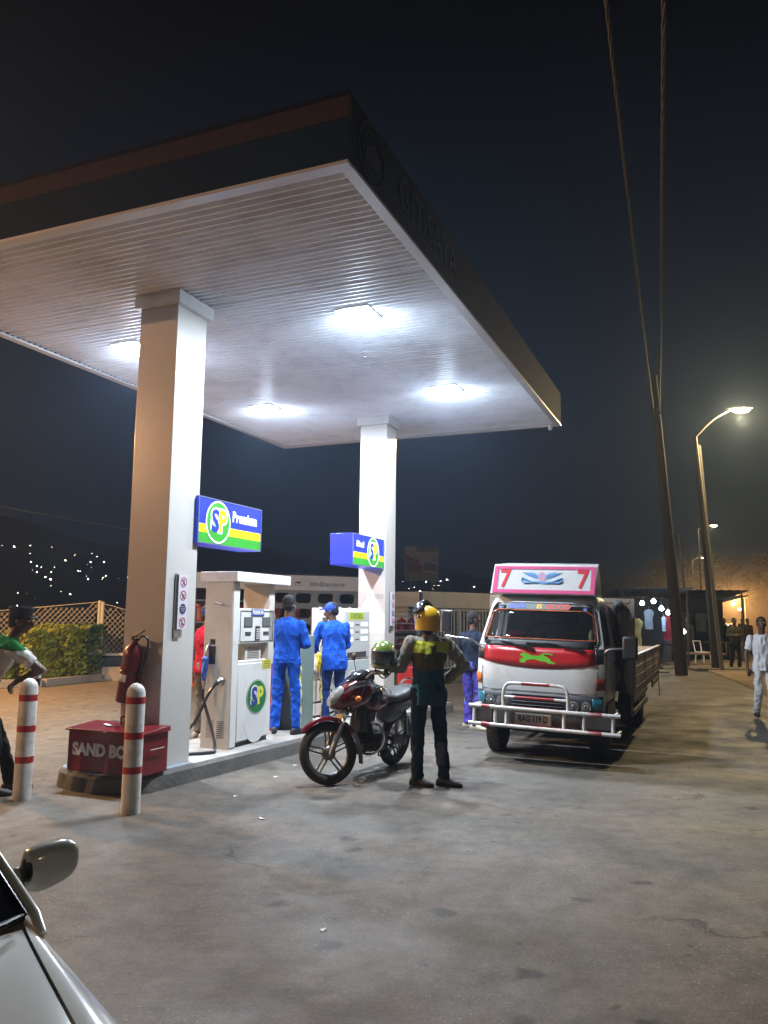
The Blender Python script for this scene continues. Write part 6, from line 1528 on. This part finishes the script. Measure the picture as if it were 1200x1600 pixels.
# goods on the ground
rg = random.Random(9)
for k, (x, y, cl_, lab) in enumerate(((8.35, 25.4, '#8a8c8c', 'pale folded sheet of goods lying on the ground behind the truck'), (8.1, 26.3, '#3d3f44', 'dark bundle of goods on the ground behind the truck'), (8.9, 26.6, '#55585c', 'grey bundle of goods at the clothes stall front'), (7.7, 25.9, '#26282c', 'black sack on the ground left of the pale sheet'))):
    q = MB(); q.sph((0, 0, .06), (.35 + .1 * (k % 2), .25, .08 + .05 * (k % 3)), 12, 8); q.sph((.2, .1, .08), (.16, .14, .1), 10, 6); q.sph((-.2, -.05, .09), (.14, .12, .11), 10, 6)
    me = remesh(q, .03, 1, .03, 6, 1, [cloth('goods_' + cl_, cl_)], None, 'goods_bundle'); o = bpy.data.objects.new('goods_bundle', me); COL.objects.link(o); o.location = (x, y, .02); tag(o, lab, 'bundle')
# concrete slab by the stalls
q = MB(); q.box(-1.7, 1.0, -1.2, 2.2, 0, .06); o = q.build('pavement', mat('slab_concrete', (.2, .19, .17), .85, var=.2, bump=.3), None, .01); o.location = (7.9, 26.2, 0); structure(o)
q = MB(); q.box(0, 3.4, 0, 3.2, 0, .035); o = q.build('pavement', mat('slab_brown', (.16, .13, .09), .9, var=.2, bump=.3), None, .01); o.location = (9.3, 27.1, 0); structure(o)

# trees far up the road
TL = mat('tree_leaf', (.022, .03, .014), .8, var=.4, vscale=.6)
def tree(label, p, hgt, w, n, seed):
    rn = random.Random(seed); t = thing('tree', label, 'tree', p)
    q = MB(); q.tube([(0, 0, 0), (.1, 0, hgt * .3), (-.1, .1, hgt * .7)], [.25, .18, .08], 8)
    for k in range(6): a = rn.uniform(0, 6.28); q.tube([(0, 0, hgt * (.3 + .06 * k)), (w * .4 * cos(a), w * .4 * sin(a), hgt * (.5 + .07 * k))], [.1, .03], 6)
    q.build('trunk', TWIG, t); m = MB(); cl_ = [(rn.gauss(0, w * .28), rn.gauss(0, w * .28), hgt * rn.uniform(.42, .98), rn.uniform(.5, 1.1) * w * .2) for _ in range(22)]
    for i in range(n):
        c = rn.choice(cl_); v = V((rn.gauss(0, 1), rn.gauss(0, 1), rn.gauss(0, .8))).normalized() * c[3] * rn.random() ** .4; o = V(c[:3]) + v; r = rn.uniform(.08, .2); ax = V((rn.gauss(0, 1), rn.gauss(0, 1), rn.gauss(0, 1))).normalized(); e1 = ax.orthogonal().normalized(); e2 = ax.cross(e1)
        m.add([o - e1 * r, o + e2 * r * .6, o + e1 * r, o - e2 * r * .6], [(0, 1, 2, 3)])
    m.build('crown', TL, t, smooth=0)
tree('dim tree in the dust at the right edge beyond the man in white', (35, 70, 0), 7.5, 5.5, 5000, 1); tree('dim tree behind the orange glow up the road', (33, 84, 0), 8, 6, 5000, 2)
q = MB(); q.sph((0, 0, 0), (17, 24, 7.5), 24, 14); o = q.build('dust_cloud', bpy.data.materials.new('dust'), None); o.location = (29.5, 66, 1.0); dm = o.data.materials[0]; dm.use_nodes = True; nt = dm.node_tree; nt.nodes.clear()
ov = nt.nodes.new('ShaderNodeOutputMaterial'); pv = nt.nodes.new('ShaderNodeVolumePrincipled'); pv.inputs['Color'].default_value = (.95, .85, .7, 1); pv.inputs['Anisotropy'].default_value = .2
tc_ = nt.nodes.new('ShaderNodeTexCoord'); mp_ = nt.nodes.new('ShaderNodeVectorMath'); mp_.operation = 'MULTIPLY'; mp_.inputs[1].default_value = (1 / 17, 1 / 24, 1 / 7.5)
ln_ = nt.nodes.new('ShaderNodeVectorMath'); ln_.operation = 'LENGTH'; mr_ = nt.nodes.new('ShaderNodeMapRange'); mr_.inputs['From Min'].default_value = 1.0; mr_.inputs['From Max'].default_value = .0; mr_.inputs['To Min'].default_value = 0; mr_.inputs['To Max'].default_value = .042; mr_.interpolation_type = 'SMOOTHSTEP'
nt.links.new(tc_.outputs['Object'], mp_.inputs[0]); nt.links.new(mp_.outputs[0], ln_.inputs[0]); nt.links.new(ln_.outputs['Value'], mr_.inputs['Value']); nt.links.new(mr_.outputs[0], pv.inputs['Density'])
nt.links.new(pv.outputs[0], ov.inputs['Volume']); o['kind'] = 'stuff'
# parked car with headlights in the dust
t = thing('parked_car', 'far car with its headlights on in the dusty road', 'car', (25.2, 60, 0), radians(200))
q = MB(); q.loft([[(x, y, z) for x, y in ((-.8 + i_, -1.9 + j_), (.8 - i_, -1.9 + j_), (.8 - i_, 1.9 - j_), (-.8 + i_, 1.9 - j_))] for z, i_, j_ in ((.25, 0, 0), (.8, 0, 0), (.9, .08, .5), (1.4, .2, 1.0))]); q.build('body', DGREY, t, .08)
for sx in (-1, 1):
    q = MB(); q.sph((sx * .58, 1.9, .62), (.12, .05, .1), 10, 8); q.build('headlight', SOD, t)
    for sy in (-1, 1): MB().cyl((sx * .78, sy * 1.2, .3), (sx * .62, sy * 1.2, .3), .3).build('wheel', RUBBER, t)

# litter
rg = random.Random(4)
for k, (x, y, lab) in enumerate(((-1.33, 7.55, 'white paper scrap on the ground by the kerb nearest the near column'), (-1.08, 8.45, 'white paper scrap on the ground by the kerb before the premium pump'), (-.3, 4.45, 'lone white paper scrap in the open foreground of the forecourt'), (-.97, 6.75, 'white paper scrap on open ground left of the motorcycle front wheel'), (-.95, 9.1, 'white paper scrap at the kerb before the attendant with folded arms'))):
    q = MB(); a = .02 + .02 * rg.random(); q.add([(-a, -.01, .003), (a, -.012, .009), (a * .8, .01, .004), (-a * .7, .012, .01)], [(0, 1, 2, 3)]); o = q.build('paper_scrap', mat('paper', (.7, .7, .68), .8)); o.location = (x, y, .0); o.rotation_euler = (0, 0, rg.uniform(0, 3)); tag(o, lab, 'litter', 'paper scraps on the ground')

# ------------------------------------------------------------------ air
if HAZE > 0:
    q = MB(); q.box(-420, 420, -60, 470, -5.5, 62); o = q.build('haze', None if False else [bpy.data.materials.new('haze')], None, smooth=0); hm = o.data.materials[0]; hm.use_nodes = True; nt = hm.node_tree; nt.nodes.clear()
    ov = nt.nodes.new('ShaderNodeOutputMaterial'); pv = nt.nodes.new('ShaderNodeVolumePrincipled'); pv.inputs['Color'].default_value = (.52, .70, 1.0, 1); pv.inputs['Density'].default_value = HAZE; pv.inputs['Anisotropy'].default_value = .62
    nt.links.new(pv.outputs[0], ov.inputs['Volume']); o['kind'] = 'stuff'; o.visible_shadow = True
